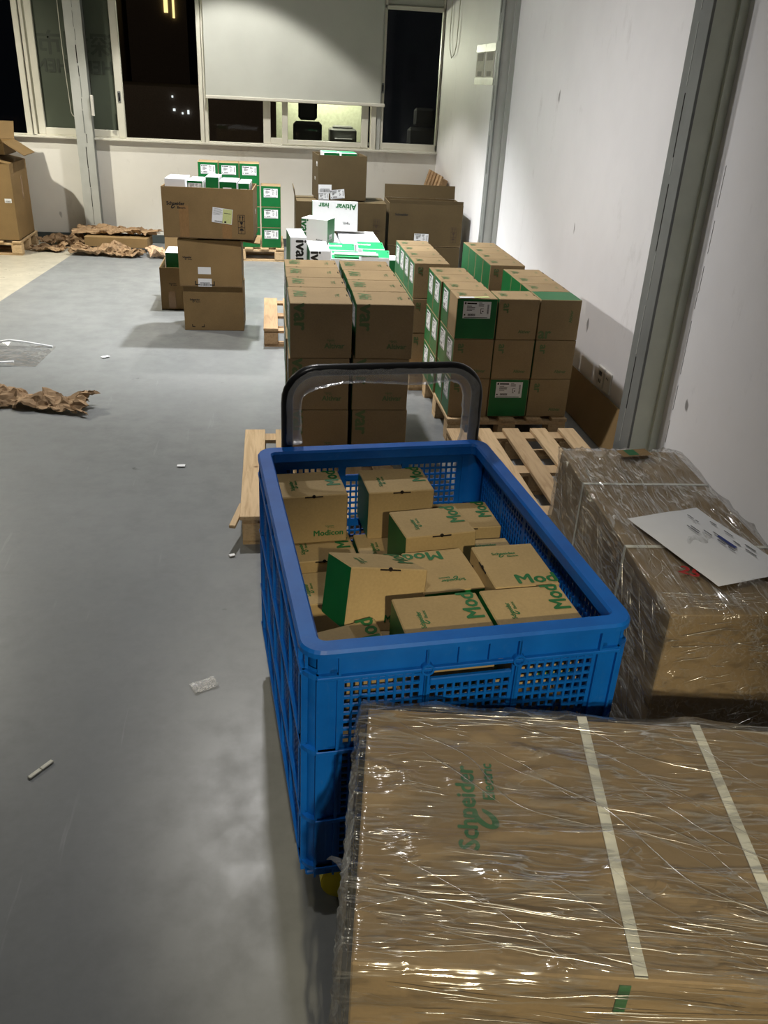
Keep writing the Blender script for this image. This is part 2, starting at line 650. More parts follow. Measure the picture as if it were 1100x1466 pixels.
def label_mesh(style):
    k = ('label', style)
    if k in _text:
        return _text[k]
    m = MB()
    rnd = random.Random(style)
    hh = 0.30 if style != 3 else 0.36
    m.rect(-0.5, -hh, 0.5, hh, 0, 0)
    z = 0.004
    if style in (1, 2):
        m.rect(-0.46, hh - 0.10, -0.40, hh - 0.03, z, 1)
        m.rect(-0.37, hh - 0.095, -0.02, hh - 0.045, z, 1)
        y = hh - 0.15
        for i in range(4):
            m.rect(-0.37, y - 0.022, -0.37 + rnd.uniform(0.15, 0.32), y, z, 1)
            y -= 0.05
        x = -0.32
        while x < -0.06:
            w = rnd.uniform(0.008, 0.02)
            m.rect(x, -hh + 0.09, x + w, -hh + 0.17, z, 1)
            x += w + 0.009
        m.rect(-0.46, -hh + 0.10, -0.41, -hh + 0.15, z, 1)
        m.rect(-0.46, -hh + 0.025, 0.40, -hh + 0.045, z, 1)
        for i in range(3):
            m.rect(0.05, hh - 0.06 - i * 0.05, 0.05 + rnd.uniform(0.1, 0.2), hh - 0.04 - i * 0.05, z, 1)
        for a in ((0.13, -0.12, 0.15, 0.06), (0.13, 0.045, 0.24, 0.06), (0.13, -0.12, 0.20, -0.10), (0.19, -0.06, 0.24, -0.02)):
            m.rect(*a, z, 1)
        y = -0.14
        while y < 0.2:
            w = rnd.uniform(0.008, 0.02)
            m.rect(0.37, y, 0.43, y + w, z, 1)
            y += w + 0.009
    elif style == 3:   # shipping note with a bar code and a square sticker
        y = hh - 0.05
        for i in range(6):
            m.rect(-0.45, y - 0.012, -0.45 + rnd.uniform(0.3, 0.55), y, z, 2)
            y -= 0.055
        x = -0.36
        while x < 0.04:
            w = rnd.uniform(0.008, 0.02)
            m.rect(x, -hh + 0.03, x + w, -hh + 0.10, z, 1)
            x += w + 0.012
        m.rect(0.08, 0.13, 0.42, 0.155, z, 1)
        m.rect(0.12, -hh + 0.04, 0.22, -hh + 0.12, z, 1)
        m.rect(0.02, -0.34, 0.48, 0.34, 0.002, 3)
    elif style == 4:   # small white sticker over a bar code sticker
        x = -0.4
        while x < 0.4:
            w = rnd.uniform(0.015, 0.05)
            m.rect(x, -hh + 0.06, x + w, -hh + 0.26, z, 1)
            x += w + 0.03
        m.rect(-0.36, -0.02, 0.36, 0.01, z, 2)
    me = m.mesh('label', [WHITE_P, INK_K, GREY_INK, YELLOW_ST])
    _text[k] = me
    return me


def symbols_mesh(mat):
    """this-way-up arrows, fragile glass and umbrella in a frame; 1 wide, 2.6 high"""
    k = ('symbols', mat.name)
    if k in _text:
        return _text[k]
    m = MB()
    def fr(x0, y0, x1, y1, t=0.05):
        m.rect(x0, y0, x1, y0 + t); m.rect(x0, y1 - t, x1, y1); m.rect(x0, y0, x0 + t, y1); m.rect(x1 - t, y0, x1, y1)
    fr(-0.5, 0.43, 0.5, 1.3); fr(-0.5, -0.43, 0.5, 0.45); fr(-0.5, -1.3, 0.5, -0.41)
    for x in (-0.2, 0.2):
        m.rect(x - 0.05, 0.55, x + 0.05, 1.0)
        m.quad([(x - 0.14, 0.95, 0), (x + 0.14, 0.95, 0), (x + 0.01, 1.2, 0), (x - 0.01, 1.2, 0)])
    m.quad([(-0.1, 0.0, 0), (0.1, 0.0, 0), (0.24, 0.34, 0), (-0.24, 0.34, 0)])
    m.rect(-0.03, -0.25, 0.03, 0.02); m.rect(-0.16, -0.32, 0.16, -0.25)
    pts = [(0.3 * math.cos(R(a)), -0.85 + 0.3 * math.sin(R(a)), 0) for a in range(0, 181, 20)]
    f = m.bm.faces.new([m.bm.verts.new(p) for p in pts])
    m.rect(-0.03, -1.15, 0.03, -0.85); m.rect(-0.12, -1.2, 0.03, -1.15)
    me = m.mesh('handling_symbols', mat)
    _text[k] = me
    return me


def unit_mesh(kind, mat):
    k = (kind, mat.name)
    if k in _text:
        return _text[k]
    m = MB()
    if kind == 'tab':          # the slot of a tuck-in lid, with its thumb cut
        m.box((-0.5, -0.032, -0.02), (0.5, 0.032, 0.02), 0)
        m.cyl((0, -0.03, -0.02), (0, -0.03, 0.02), 0.10, 12)
    elif kind == 'rect':
        m.rect(-0.5, -0.5, 0.5, 0.5)
    elif kind == 'bracket':
        t = 0.05
        m.rect(-0.5, -0.1, -0.5 + t, 0.12); m.rect(-0.5, -0.1, -0.25, -0.1 + t)
        m.rect(0.5 - t, -0.1, 0.5, 0.12); m.rect(0.25, -0.1, 0.5, -0.1 + t)
    me = m.mesh(kind, mat)
    _text[k] = me
    return me


def face_frame(face, w, d, h):
    return {
        'F': ((0, -d / 2, h / 2), (1, 0, 0), (0, 0, 1), (0, -1, 0)),
        'B': ((0, d / 2, h / 2), (-1, 0, 0), (0, 0, 1), (0, 1, 0)),
        'R': ((w / 2, 0, h / 2), (0, 1, 0), (0, 0, 1), (1, 0, 0)),
        'L': ((-w / 2, 0, h / 2), (0, -1, 0), (0, 0, 1), (-1, 0, 0)),
        'T': ((0, 0, h), (1, 0, 0), (0, 1, 0), (0, 0, 1)),
    }[face]


def deco(root, dims, kind, face, u, v, size, rot=0, mat=INK_K, lift=0.0009, sy=1.0):
    O, U, V, N = (Vector(x) for x in face_frame(face, *dims))
    B = Matrix((( U.x, V.x, N.x, 0), (U.y, V.y, N.y, 0), (U.z, V.z, N.z, 0), (0, 0, 0, 1)))
    P = O + U * u + V * v + N * lift
    M = Matrix.Translation(P) @ B @ Matrix.Rotation(R(rot), 4, 'Z') @ Matrix.Diagonal((size, size * sy, size, 1))
    if kind.startswith('text:'):
        me, nm = text_mesh(kind[5:], mat), 'lettering'
    elif kind == 'logo':
        me, nm = logo_mesh(mat), 'maker_mark'
    elif kind.startswith('label'):
        me, nm = label_mesh(int(kind[5:])), 'label'
    elif kind == 'symbols':
        me, nm = symbols_mesh(mat), 'handling_symbols'
    elif kind == 'tab':
        me, nm = unit_mesh('tab', mat), 'tuck_tab'
    elif kind == 'tape':
        me, nm = unit_mesh('rect', mat), 'tape'
    elif kind == 'bracket':
        me, nm = unit_mesh('bracket', mat), 'corner_marks'
    else:
        me, nm = unit_mesh('rect', mat), kind
    return link(nm, me, root, M)


_boxes = {}


def box_mesh(dims, side, faces):
    """solid carton body, edges slightly crushed, one material per face"""
    key = (dims, side.name, tuple(sorted((k, v.name) for k, v in faces.items())))
    if key in _boxes:
        return _boxes[key]
    w, d, h = dims
    m = MB()
    m.box((-w / 2, -d / 2, 0), (w / 2, d / 2, h), 0, 0.0025)
    mats = [side]
    idx = {}
    for f, mt in faces.items():
        if mt not in mats:
            mats.append(mt)
        idx[f] = mats.index(mt)
    m.bm.normal_update()
    nn = {'F': (0, -1, 0), 'B': (0, 1, 0), 'R': (1, 0, 0), 'L': (-1, 0, 0), 'T': (0, 0, 1)}
    for f in m.bm.faces:
        for k, n in nn.items():
            if k in idx and f.normal.dot(Vector(n)) > 0.9:
                f.material_index = idx[k]
    me = m.mesh('carton', mats)
    _boxes[key] = me
    return me


def carton(label, loc, dims, rot=(0, 0, 0), side=None, faces=None, decos=(), group=None, name='cardboard_box', cat='box'):
    o = link(name, box_mesh(tuple(dims), side or KRAFT, faces or {}), None, TR(loc, rot))
    tag(o, label, cat, group)
    for dc in decos:
        deco(o, dims, *dc)
    return o


def open_carton(label, loc, dims, rz=0.0, side=None, flaps=(), decos=(), group=None, name='open_cardboard_box', t=0.006):
    """five-sided carton with real walls; flaps = (edge, length, angle from upright outwards in degrees)"""
    w, d, h = dims
    side = side or KRAFT_B
    root = empty(name, loc, (0, 0, rz))
    tag(root, label, 'box', group)
    m = MB()
    m.box((-w / 2, -d / 2, 0), (w / 2, d / 2, t), 1)
    for lo, hi in (((-w / 2, -d / 2, 0), (w / 2, -d / 2 + t, h)), ((-w / 2, d / 2 - t, 0), (w / 2, d / 2, h)),
                   ((-w / 2, -d / 2 + t, 0), (-w / 2 + t, d / 2 - t, h)), ((w / 2 - t, -d / 2 + t, 0), (w / 2, d / 2 - t, h))):
        m.box(lo, hi, 0)
    m.build('carton_body', [side, KRAFT_IN], root)
    for edge, ln, ang in flaps:
        m = MB()
        L = w if edge in 'FB' else d
        m.box((-L / 2 + 0.002, -t / 2, 0.001), (L / 2 - 0.002, t / 2, ln), 0)
        base = {'F': Matrix.Translation((0, -d / 2 + t / 2, h)), 'B': Matrix.Translation((0, d / 2 - t / 2, h)) @ Matrix.Rotation(math.pi, 4, 'Z'),
                'R': Matrix.Translation((w / 2 - t / 2, 0, h)) @ Matrix.Rotation(R(90), 4, 'Z'), 'L': Matrix.Translation((-w / 2 + t / 2, 0, h)) @ Matrix.Rotation(R(-90), 4, 'Z')}[edge]
        m.build('flap', side, root, base @ Matrix.Rotation(R(ang), 4, 'X'))
    for dc in decos:
        deco(root, dims, *dc)
    return root


# ================================================================== setting
def struct(o):
    o['kind'] = 'structure'
    return o


# floor, with the pale area beyond the diagonal edge
BX0, BY0, BX1, BY1 = -2.55, -0.3, -1.775, 9.25
m = MB()
m.quad([(BX0 - 0.28, -3.6, 0), (1.75, -3.6, 0), (1.75, 9.25, 0), (BX1, BY1, 0), (BX0, BY0, 0)])
struct(m.build('floor', FLOOR))
m = MB()
m.quad([(-6.5, -3.6, 0), (BX0 - 0.28, -3.6, 0), (BX0, BY0, 0), (BX1, BY1, 0), (-6.5, 9.25, 0)])
struct(m.build('floor', FLOOR_C))
m = MB()
m.box((-6.5, -3.6, CEIL), (1.75, 9.25, CEIL + 0.15))
struct(m.build('ceiling', CEILM))
SILL, HEAD = 0.975, 2.75
m = MB()
m.box((-6.5, 9.25, 0), (1.95, 9.47, SILL)).box((-6.5, 9.25, HEAD), (1.95, 9.47, CEIL + 0.15))
m.box((-6.5, 9.25, SILL), (-5.2, 9.47, HEAD))
struct(m.build('wall_back', WALL_B))
m = MB()
m.box((1.75, -3.6, 0), (1.95, 9.25, CEIL + 0.15))
struct(m.build('wall_right', WALL))
m = MB()
m.box((-6.7, -3.6, 0), (-6.5, 9.47, CEIL + 0.15))
struct(m.build('wall_left', simple('dark_grey_partition', (0.12, 0.12, 0.11), 0.7)))  # unseen wall, kept dark so it bounces little light
m = MB()
m.box((-6.7, -3.8, 0), (1.95, -3.6, CEIL + 0.15))
struct(m.build('wall_front', simple('grey_partition', (0.06, 0.06, 0.06), 0.7)))  # also out of view, darkened against bounce light
m = MB()
m.box((-6.5, 9.235, 0), (1.75, 9.252, 0.082), 0, 0.003)
struct(m.build('baseboard_back', SKIRT))
m = MB()
m.box((-6.5, 9.20, SILL - 0.012), (1.75, 9.40, SILL + 0.006), 0, 0.003)
struct(m.build('trim_1', FRAME))     # window sill board


def ibeam(name, x0, x1, y0, y1, mats, seam_face):
    """painted steel column: two flanges, a web set back between them, and a rough caulked seam"""
    root = empty(name)
    struct(root)
    m = MB()
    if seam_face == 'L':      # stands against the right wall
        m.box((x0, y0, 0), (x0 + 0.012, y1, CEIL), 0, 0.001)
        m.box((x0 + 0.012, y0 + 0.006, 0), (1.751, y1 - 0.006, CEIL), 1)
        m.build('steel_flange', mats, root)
        m = MB()
        m.box((1.75 - 0.035, y0 - 0.012, 0), (1.751, y0 + 0.006, CEIL), 0)
        m.build('edge_strip', mats[1], root)
        rnd = random.Random(3)
        m = MB()
        z = 0.02
        yc = (y0 + y1) / 2 + 0.01
        while z < CEIL - 0.1:
            l = rnd.uniform(0.05, 0.28)
            o = rnd.uniform(-0.006, 0.006)
            m.box((x0 - 0.0015, yc + o - 0.0022, z), (x0 + 0.002, yc + o + 0.0022, z + l), rnd.choice((0, 0, 1)))
            z += l + rnd.uniform(0, 0.05)
        m.build('caulked_seam', [SLIT, STEEL_L], root)
    else:
        m.box((x0, y0, 0), (x1, y0 + 0.012, CEIL), 0, 0.001)
        m.box((x0 + 0.02, y0 + 0.012, 0), (x1 - 0.004, y1, CEIL), 1)
        m.build('steel_flange', mats, root)
        rnd = random.Random(5)
        m = MB()
        z = 0.02
        xc = (x0 + x1) / 2 + 0.01
        while z < CEIL - 0.1:
            l = rnd.uniform(0.03, 0.2)
            o = rnd.uniform(-0.008, 0.008)
            w = rnd.uniform(0.001, 0.004)
            m.box((xc + o - w, y0 - 0.0015, z), (xc + o + w, y0 + 0.002, z + l), rnd.choice((0, 1)))
            z += l + rnd.uniform(0, 0.04)
        m.build('caulked_seam', [SLIT, STEEL], root)
    return root


ibeam('pillar', 1.615, 1.75, 3.365, 3.515, [STEEL, STEEL_G], 'L')  # flange dark grey, web pale green-grey
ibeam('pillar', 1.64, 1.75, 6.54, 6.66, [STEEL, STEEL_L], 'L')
ibeam('pillar', -1.795, -1.640, 9.115, 9.25, [STEEL_L, STEEL], 'F')  # side face in the darker grey, its shade put into the colour

# thin crack beside the near pillar
m = MB()
rnd = random.Random(9)
z, y = 0.0, 3.29
while z < 1.3:
    l = rnd.uniform(0.05, 0.16)
    m.box((1.7488, y - 0.0013, z), (1.7502, y + 0.0013, z + l))
    z += l + rnd.choice((0, 0.01, 0.05))
    y += rnd.uniform(-0.006, 0.005)
struct(m.build('trim_2', simple('crack', (0.2, 0.19, 0.18), 0.8)))


# ------------------------------------------------------------------ windows
def frame_bar(root, name, x0, x1, z0, z1, y0=9.27, y1=9.33, mat=FRAME):
    m = MB()
    m.box((x0, y0, z0), (x1, y1, z1), 0, 0.004)
    return m.build(name, mat, root)


def pane(root, x0, x1, z0, z1, y=9.30, mat=GLASS):
    m = MB()
    m.box((x0, y - 0.003, z0), (x1, y + 0.003, z1))
    return m.build('pane', mat, root)


S0, S1 = SILL + 0.004, HEAD
w1 = struct(empty('window_1'))
frame_bar(w1, 'mullion', -2.277, -2.225, S0, S1, 9.25, 9.36)
frame_bar(w1, 'mullion', -2.220, -2.186, S0, S1, 9.27, 9.36)
frame_bar(w1, 'frame_rail', -5.2, -0.63, S0, S0 + 0.012, 9.27, 9.36)
frame_bar(w1, 'frame_rail', -5.2, -0.63, S1 - 0.05, S1, 9.27, 9.36)
frame_bar(w1, 'sash_stile', -2.168, -2.105, S0 + 0.012, S1 - 0.05)
frame_bar(w1, 'sash_stile', -1.420, -1.352, S0 + 0.012, S1 - 0.05)
frame_bar(w1, 'sash_rail', -2.105, -1.420, S0 + 0.012, S0 + 0.075)
frame_bar(w1, 'sash_rail', -2.105, -1.420, S1 - 0.11, S1 - 0.05)
pn = pane(w1, -2.105, -1.420, S0 + 0.075, S1 - 0.11, 9.30, FILMED)
pane(w1, -1.352, -0.63, S0 + 0.012, S1 - 0.05, 9.335)
pane(w1, -5.2, -2.277, S0 + 0.012, S1 - 0.05, 9.335)
m = MB()
m.box((-1.400, 9.262, 1.30), (-1.372, 9.271, 1.40), 0, 0.003).box((-1.393, 9.2605, 1.315), (-1.379, 9.264, 1.385), 1)
m.build('sash_latch', [STEEL, BLACK], w1)
# lettering on the outside of the filmed pane, read from behind (mirrored)
me = text_mesh('SHENZHEN', DARKF, 0.02)
link('lettering', me, pn, Matrix.Translation((-1.745, 9.2955, 1.585)) @ Matrix.Rotation(R(90), 4, 'X') @ Matrix.Diagonal((-0.155, 0.155, 1, 1)))
try:
    cme = text_bm('深圳市', 0.02)
    cme.materials.clear()
    cme.materials.append(DARKF)
    link('lettering', cme, pn, Matrix.Translation((-1.745, 9.2955, 1.765)) @ Matrix.Rotation(R(90), 4, 'X') @ Matrix.Diagonal((-0.24, 0.21, 1, 1)))
except Exception as ex:
    print('cjk', ex)

w2 = struct(empty('window_2'))
frame_bar(w2, 'mullion', -0.630, -0.592, S0, S1, 9.25, 9.36)
frame_bar(w2, 'mullion', -0.588, -0.552, S0, S1, 9.262, 9.36)
frame_bar(w2, 'frame_rail', -0.552, 1.06, S0, S0 + 0.012, 9.27, 9.36)
frame_bar(w2, 'frame_rail', -0.552, 1.06, S1 - 0.05, S1, 9.27, 9.36)
frame_bar(w2, 'sash_stile', -0.015, 0.058, S0 + 0.012, S1 - 0.05, 9.29, 9.34)
frame_bar(w2, 'sash_stile', 0.170, 0.228, S0 + 0.012, S1 - 0.05, 9.265, 9.30)
frame_bar(w2, 'sash_stile', 0.965, 1.035, S0 + 0.012, S1 - 0.05, 9.265, 9.31)
frame_bar(w2, 'sash_rail', 0.058, 0.170, S0 + 0.012, S0 + 0.07, 9.29, 9.33)
frame_bar(w2, 'sash_rail', 0.228, 0.965, S0 + 0.012, S0 + 0.06, 9.265, 9.30)
frame_bar(w2, 'sash_rail', 0.058, 0.965, S1 - 0.11, S1 - 0.05, 9.29, 9.33)
pane(w2, -0.552, -0.015, S0 + 0.012, S1 - 0.05, 9.335)
pane(w2, 0.058, 0.170, S0 + 0.07, S1 - 0.11, 9.31)
pane(w2, 0.228, 0.965, S0 + 0.06, S1 - 0.11, 9.285)

w3 = struct(empty('window_3'))
frame_bar(w3, 'mullion', 1.060, 1.112, S0, S1, 9.25, 9.36)
frame_bar(w3, 'mullion', 1.114, 1.160, S0, S1, 9.262, 9.36, STEEL_L)
frame_bar(w3, 'sash_stile', 1.160, 1.185, S0 + 0.012, S1 - 0.05)
frame_bar(w3, 'sash_rail', 1.185, 1.75, S0 + 0.012, S0 + 0.068)
frame_bar(w3, 'frame_rail', 1.160, 1.75, S0, S0 + 0.012, 9.27, 9.36)
frame_bar(w3, 'sash_rail', 1.160, 1.75, 2.225, 2.26)
frame_bar(w3, 'frame_rail', 1.160, 1.75, S1 - 0.05, S1, 9.27, 9.36)
frame_bar(w3, 'sash_stile', 1.73, 1.75, S0 + 0.012, S1 - 0.05)
pane(w3, 1.185, 1.73, S0 + 0.068, 2.225, 9.30)
pane(w3, 1.160, 1.73, 2.26, S1 - 0.05, 9.30, BLIND)
m = MB()
m.box((1.155, 9.258, 1.50), (1.18, 9.272, 1.59), 0, 0.003).box((1.16, 9.2565, 1.515), (1.174, 9.26, 1.575), 1)
m.build('sash_latch', [STEEL, BLACK], w3)

# roller blind over the middle window
bl = empty('roller_blind')
tag(bl, 'pale grey fabric roller blind drawn two thirds down over the middle window', 'blind')
m = MB()
nx, nz = 24, 10
vs = [[m.bm.verts.new((-0.560 + 1.70 * i / nx, 9.205 + 0.006 * noise.noise((i * 0.35, j * 0.3, 2.0)), 1.405 + (2.80 - 1.405) * j / nz)) for i in range(nx + 1)] for j in range(nz + 1)]
for j in range(nz):
    for i in range(nx):
        f = m.bm.faces.new((vs[j][i], vs[j][i + 1], vs[j + 1][i + 1], vs[j + 1][i]))
        f.smooth = True
m.build('blind_fabric', BLIND, bl)
m = MB()
m.box((-0.565, 9.19, 1.378), (1.185, 9.215, 1.408), 0, 0.005)
m.build('bottom_bar', FRAME, bl)
m = MB()
m.cyl((-0.58, 9.21, 2.82), (1.16, 9.21, 2.82), 0.035, 16)
m.build('roller_tube', FRAME, bl)
# a second blind, rolled almost fully up, over the narrow window: only its hem shows
# pull cords
def cord(label, pts, r=0.004):
    m = MB()
    m.tube(pts, r, 6)
    return tag(m.build('blind_cord', FRAME), label, 'cord')


cord('looped white blind cord hanging beside the steel column at the filmed pane',
     [(-1.835 - 0.02 * math.sin(t * math.pi), 9.20, 2.75 - 1.55 * t) for t in [i / 12 for i in range(13)]]
     + [(-1.825, 9.20, 1.175), (-1.805, 9.195, 1.16), (-1.80, 9.19, 1.20)] + [(-1.80, 9.19, 1.2 + 1.55 * i / 8) for i in range(1, 9)], 0.0035)
cord('looped white blind cord against the right wall by the corner window',
     [(1.735, 8.9, 3.2 - 1.20 * i / 10) for i in range(11)] + [(1.735, 8.85, 1.90), (1.735, 8.75, 1.83), (1.735, 8.62, 1.86)]
     + [(1.735, 8.56 - 0.10 * i / 6, 1.95 + 1.25 * i / 6) for i in range(7)], 0.004)
m = MB()
m.box((-1.628, 9.09, 1.18), (-1.602, 9.115, 1.36), 0, 0.004)
ob = m.build('cord_weight', PLATE)
tag(ob, 'small white cord holder hanging at the dark side of the steel column', 'cord holder')
m = MB()
m.tube([(-1.612, 9.10, 1.36), (-1.615, 9.10, 2.2), (-1.62, 9.10, 3.28)], 0.0025, 6)
m.build('cord', BLACK_P, ob)

# ------------------------------------------------------------------ outside: dark city and a made-up office for the window reflections
m = MB()
m.rect(-40, 9.6, 40, 80, -14)
struct(m.build('ground', OUTG))


def far_building(label, x0, x1, y, z0, z1, wins, facade=FACADE):
    root = empty('building', ((x0 + x1) / 2, y, z0))
    tag(root, label, 'building')
    m = MB()
    m.box((x0, y, z0), (x1, y + 8, z1), 0, 0, Matrix.Translation((-(x0 + x1) / 2, -y, -z0)))
    m.build('tower_body', facade, root)
    for (a, b, c, d, mt) in wins:
        m = MB()
        m.box((a, y - 0.06, c), (b, y + 0.02, d), 0, 0, Matrix.Translation((-(x0 + x1) / 2, -y, -z0)))
        m.build('lit_window', mt, root)
    return root


def ext(px0, y):   # column of the photograph at X for depth y, from the calibrated view
    return px0 * y


far_building('dark tower outside with two golden vertical light strips near its top', -4.6, -2.6, 34, -14, 11,
             [(-3.35, -3.22, 3.35, 8, GOLD_E), (-3.07, -3.00, 3.2, 8, GOLD_E)])
far_building('dark office block outside with rows of faint lit balcony edges', -6.2, -4.75, 30, -14, 9,
             [(-4.35 + 0 - 0.9, -4.78, z, z + 0.04, DIM_E) for z in (1.65, 1.95, 2.25, 2.55, 2.85, 3.15)])
far_building('low dark building outside with scattered white lamp points', -4.7, 0.8, 26, -14, 1.2,
             [(-2.50, -2.46, 0.95, 1.0, WHITE_E), (-2.48, -2.42, 0.62, 0.68, WHITE_E), (-2.25, -2.21, 0.55, 0.60, WHITE_E), (-2.10, -2.05, 0.56, 0.66, WHITE_E),
              (-2.42, -2.33, -0.62, -0.58, WHITE_E), (-2.48, -2.44, -0.86, -0.80, WHITE_E), (-3.9, -3.75, -0.9, -0.4, DIM_E), (-3.65, -3.45, -1.0, -0.6, DIM_E)])

ld = bpy.data.lights.new('facade_fill', 'POINT')  # unseen light added to lift the dark facades
ld.energy = 260
ld.color = (1.0, 0.78, 0.58)
ld.shadow_soft_size = 0.2
lo = bpy.data.objects.new('facade_fill', ld)
lo.location = (-3.5, 19.0, 5.0)
COL.objects.link(lo)

# made-up lit office behind the middle and corner panes, standing in for reflections
m = MB()
m.box((0.15, 12.2, 0.2), (1.30, 12.3, 3.0))
struct(m.build('wall_office', simple('office_wall', (0.70, 0.72, 0.52), 0.7)))
m = MB()
m.box((0.0, 10.6, -0.02), (4.0, 12.3, 0.2))
struct(m.build('floor_office', OUTG))
ld = bpy.data.lights.new('office_fill', 'POINT')  # added to light the made-up office
ld.energy = 130
ld.color = (1.0, 0.98, 0.80)
ld.shadow_soft_size = 0.1
lo = bpy.data.objects.new('office_fill', ld)
lo.location = (0.75, 11.75, 1.95)
COL.objects.link(lo)


def office_chair(label, x, y, z, s=1.0, sx=1.0):
    root = empty('office_chair', (x, y, z))
    tag(root, label, 'chair')
    m = MB()
    m.box((-0.20 * sx, -0.05, 0.55 * s), (0.20 * sx, 0.03, 0.92 * s), 0, 0.035).box((-0.13 * sx, -0.05, 0.93 * s), (0.13 * sx, 0.02, 1.14 * s), 0, 0.03)
    m.build('backrest', CHAIR, root)
    m = MB()
    m.box((-0.25 * s, -0.05, 0.44 * s), (0.25 * s, 0.42, 0.53 * s), 0, 0.03)
    m.build('seat', CHAIR, root)
    m = MB()
    m.cyl((0, 0.18, 0.05), (0, 0.18, 0.45 * s), 0.03)
    m.build('gas_column', BLACK_P, root)
    for k in range(5):
        a = k * R(72)
        m = MB()
        m.cyl((0, 0.18, 0.07), (0.28 * math.cos(a), 0.18 + 0.28 * math.sin(a), 0.03), 0.02, 8)
        m.build('base_arm', BLACK_P, root)
    return root


office_chair('dark high-back office chair standing in for a reflection in the middle window', 0.50, 10.93, 0.2, 1.03, 0.85)
office_chair('dim dark office chair standing in for a reflection in the corner window', 1.95, 11.3, 0.2, 1.0)
dk = empty('office_desk', (0.95, 11.75, 0.2))
tag(dk, 'dark office desk standing in for a reflection in the middle window', 'desk')
m = MB()
m.box((-0.55, -0.3, 0.64), (0.5, 0.3, 0.68), 0, 0.005)
m.build('desktop', BLACK_P, dk)
for sx in (-0.5, 0.44):
    m = MB()
    m.box((sx, -0.28, 0), (sx + 0.05, 0.28, 0.64))
    m.build('side_panel', BLACK_P, dk)
pr = empty('printer', (0.98, 11.72, 0.8815))
tag(pr, 'grey desktop printer standing in for a reflection in the middle window', 'printer')
m = MB()
m.box((-0.17, -0.15, 0), (0.17, 0.15, 0.17), 0, 0.02).box((-0.13, -0.1, 0.165), (0.13, 0.12, 0.2), 0, 0.02)
m.build('printer_body', simple('printer_plastic', (0.16, 0.16, 0.15), 0.5), pr)
m = MB()
m.box((-0.11, -0.2, 0.05), (0.11, -0.14, 0.06))
m.build('paper_tray', WHITE_P, pr)

# ------------------------------------------------------------------ ceiling lamps, above the picture, two spots among them added
for i, (x, y, z, wt, ang, soft, col, aim) in enumerate(LAMPS):
    root = empty('ceiling_lamp', (x, y, CEIL))
    tag(root, ('round white ceiling downlight nearest the blind', 'round white ceiling downlight over the heap of white boxes', 'round white ceiling downlight over the tall two-column stack', 'round white ceiling downlight over the near wrapped carton', 'added unseen spotlight behind the camera, brightening the crate and near carton', 'round white ceiling downlight towards the filmed pane', 'added unseen spotlight over the aisle side, brightening the right wall')[i], 'lamp', 'ceiling downlights')
    m = MB()
    m.cyl((0, 0, -0.05), (0, 0, 0.0), 0.11, 24)
    m.build('lamp_housing', PLATE, root)
    m = MB()
    m.cyl((0, 0, -0.054), (0, 0, -0.0502), 0.085, 24)
    m.build('diffuser', LAMP_E, root)
    ld = bpy.data.lights.new('downlight', 'SPOT')
    ld.energy = wt
    ld.color = col
    ld.spot_size = R(ang)
    ld.spot_blend = soft
    ld.shadow_soft_size = 0.06
    lo = bpy.data.objects.new('downlight', ld)
    lo.location = (x, y, z)
    if aim:
        lo.rotation_euler = (Vector(aim) - Vector((x, y, z))).to_track_quat('-Z', 'Y').to_euler()
    COL.objects.link(lo)

# ------------------------------------------------------------------ on the right wall
for k, y in enumerate((4.095, 3.998)):
    ob = empty('wall_socket', (1.75, y, 0.268), (0, 0, 0))
    tag(ob, ('white socket plate with a dark switch slot, farther of the pair on the right wall',
             'white socket plate with small pin holes, next to the near pillar')[k], 'socket')
    m = MB()
    m.box((-0.011, -0.043, -0.056), (0.0, 0.043, 0.056), 0, 0.004)
    m.build('plate', PLATE, ob)
    m = MB()
    if k == 0:
        m.box((-0.013, -0.018, 0.008), (-0.0112, 0.018, 0.030)).box((-0.013, -0.012, -0.03), (-0.0112, -0.006, -0.012)).box((-0.013, 0.006, -0.03), (-0.0112, 0.012, -0.012))
    else:
        m.box((-0.013, -0.012, 0.014), (-0.0112, -0.008, 0.024)).box((-0.013, 0.008, 0.014), (-0.0112, 0.012, 0.024))
    m.build('contact_slot', BLACK_P, ob)
for k, y in enumerate((7.59, 7.27)):
    ob = empty('wall_notice', (1.75, y, 1.77))
    tag(ob, ('taped paper notice with two grey pictures, on the window side of the pair',
             'taped paper notice with two grey pictures, on the pillar side of the pair')[k], 'notice')
    m = MB()
    m.box((-0.003, -0.14, -0.12), (-0.0005, 0.14, 0.12))
    m.build('paper', simple('aged_paper', (0.56, 0.54, 0.47), 0.7), ob)
    m = MB()
    m.box((-0.0036, -0.10, 0.02), (-0.0031, 0.10, 0.075)).box((-0.0036, -0.07, -0.09), (-0.0031, 0.07, -0.055))
    m.build('printed_picture', simple('faded_print', (0.24, 0.23, 0.19), 0.7), ob)
    for zz in (0.115, -0.12):
        m = MB()
        m.box((-0.0044, -0.165, zz - 0.032), (-0.0032, 0.165, zz + 0.022))
        m.build('brown_tape', simple('old_tape', (0.27, 0.25, 0.18), 0.4), ob)


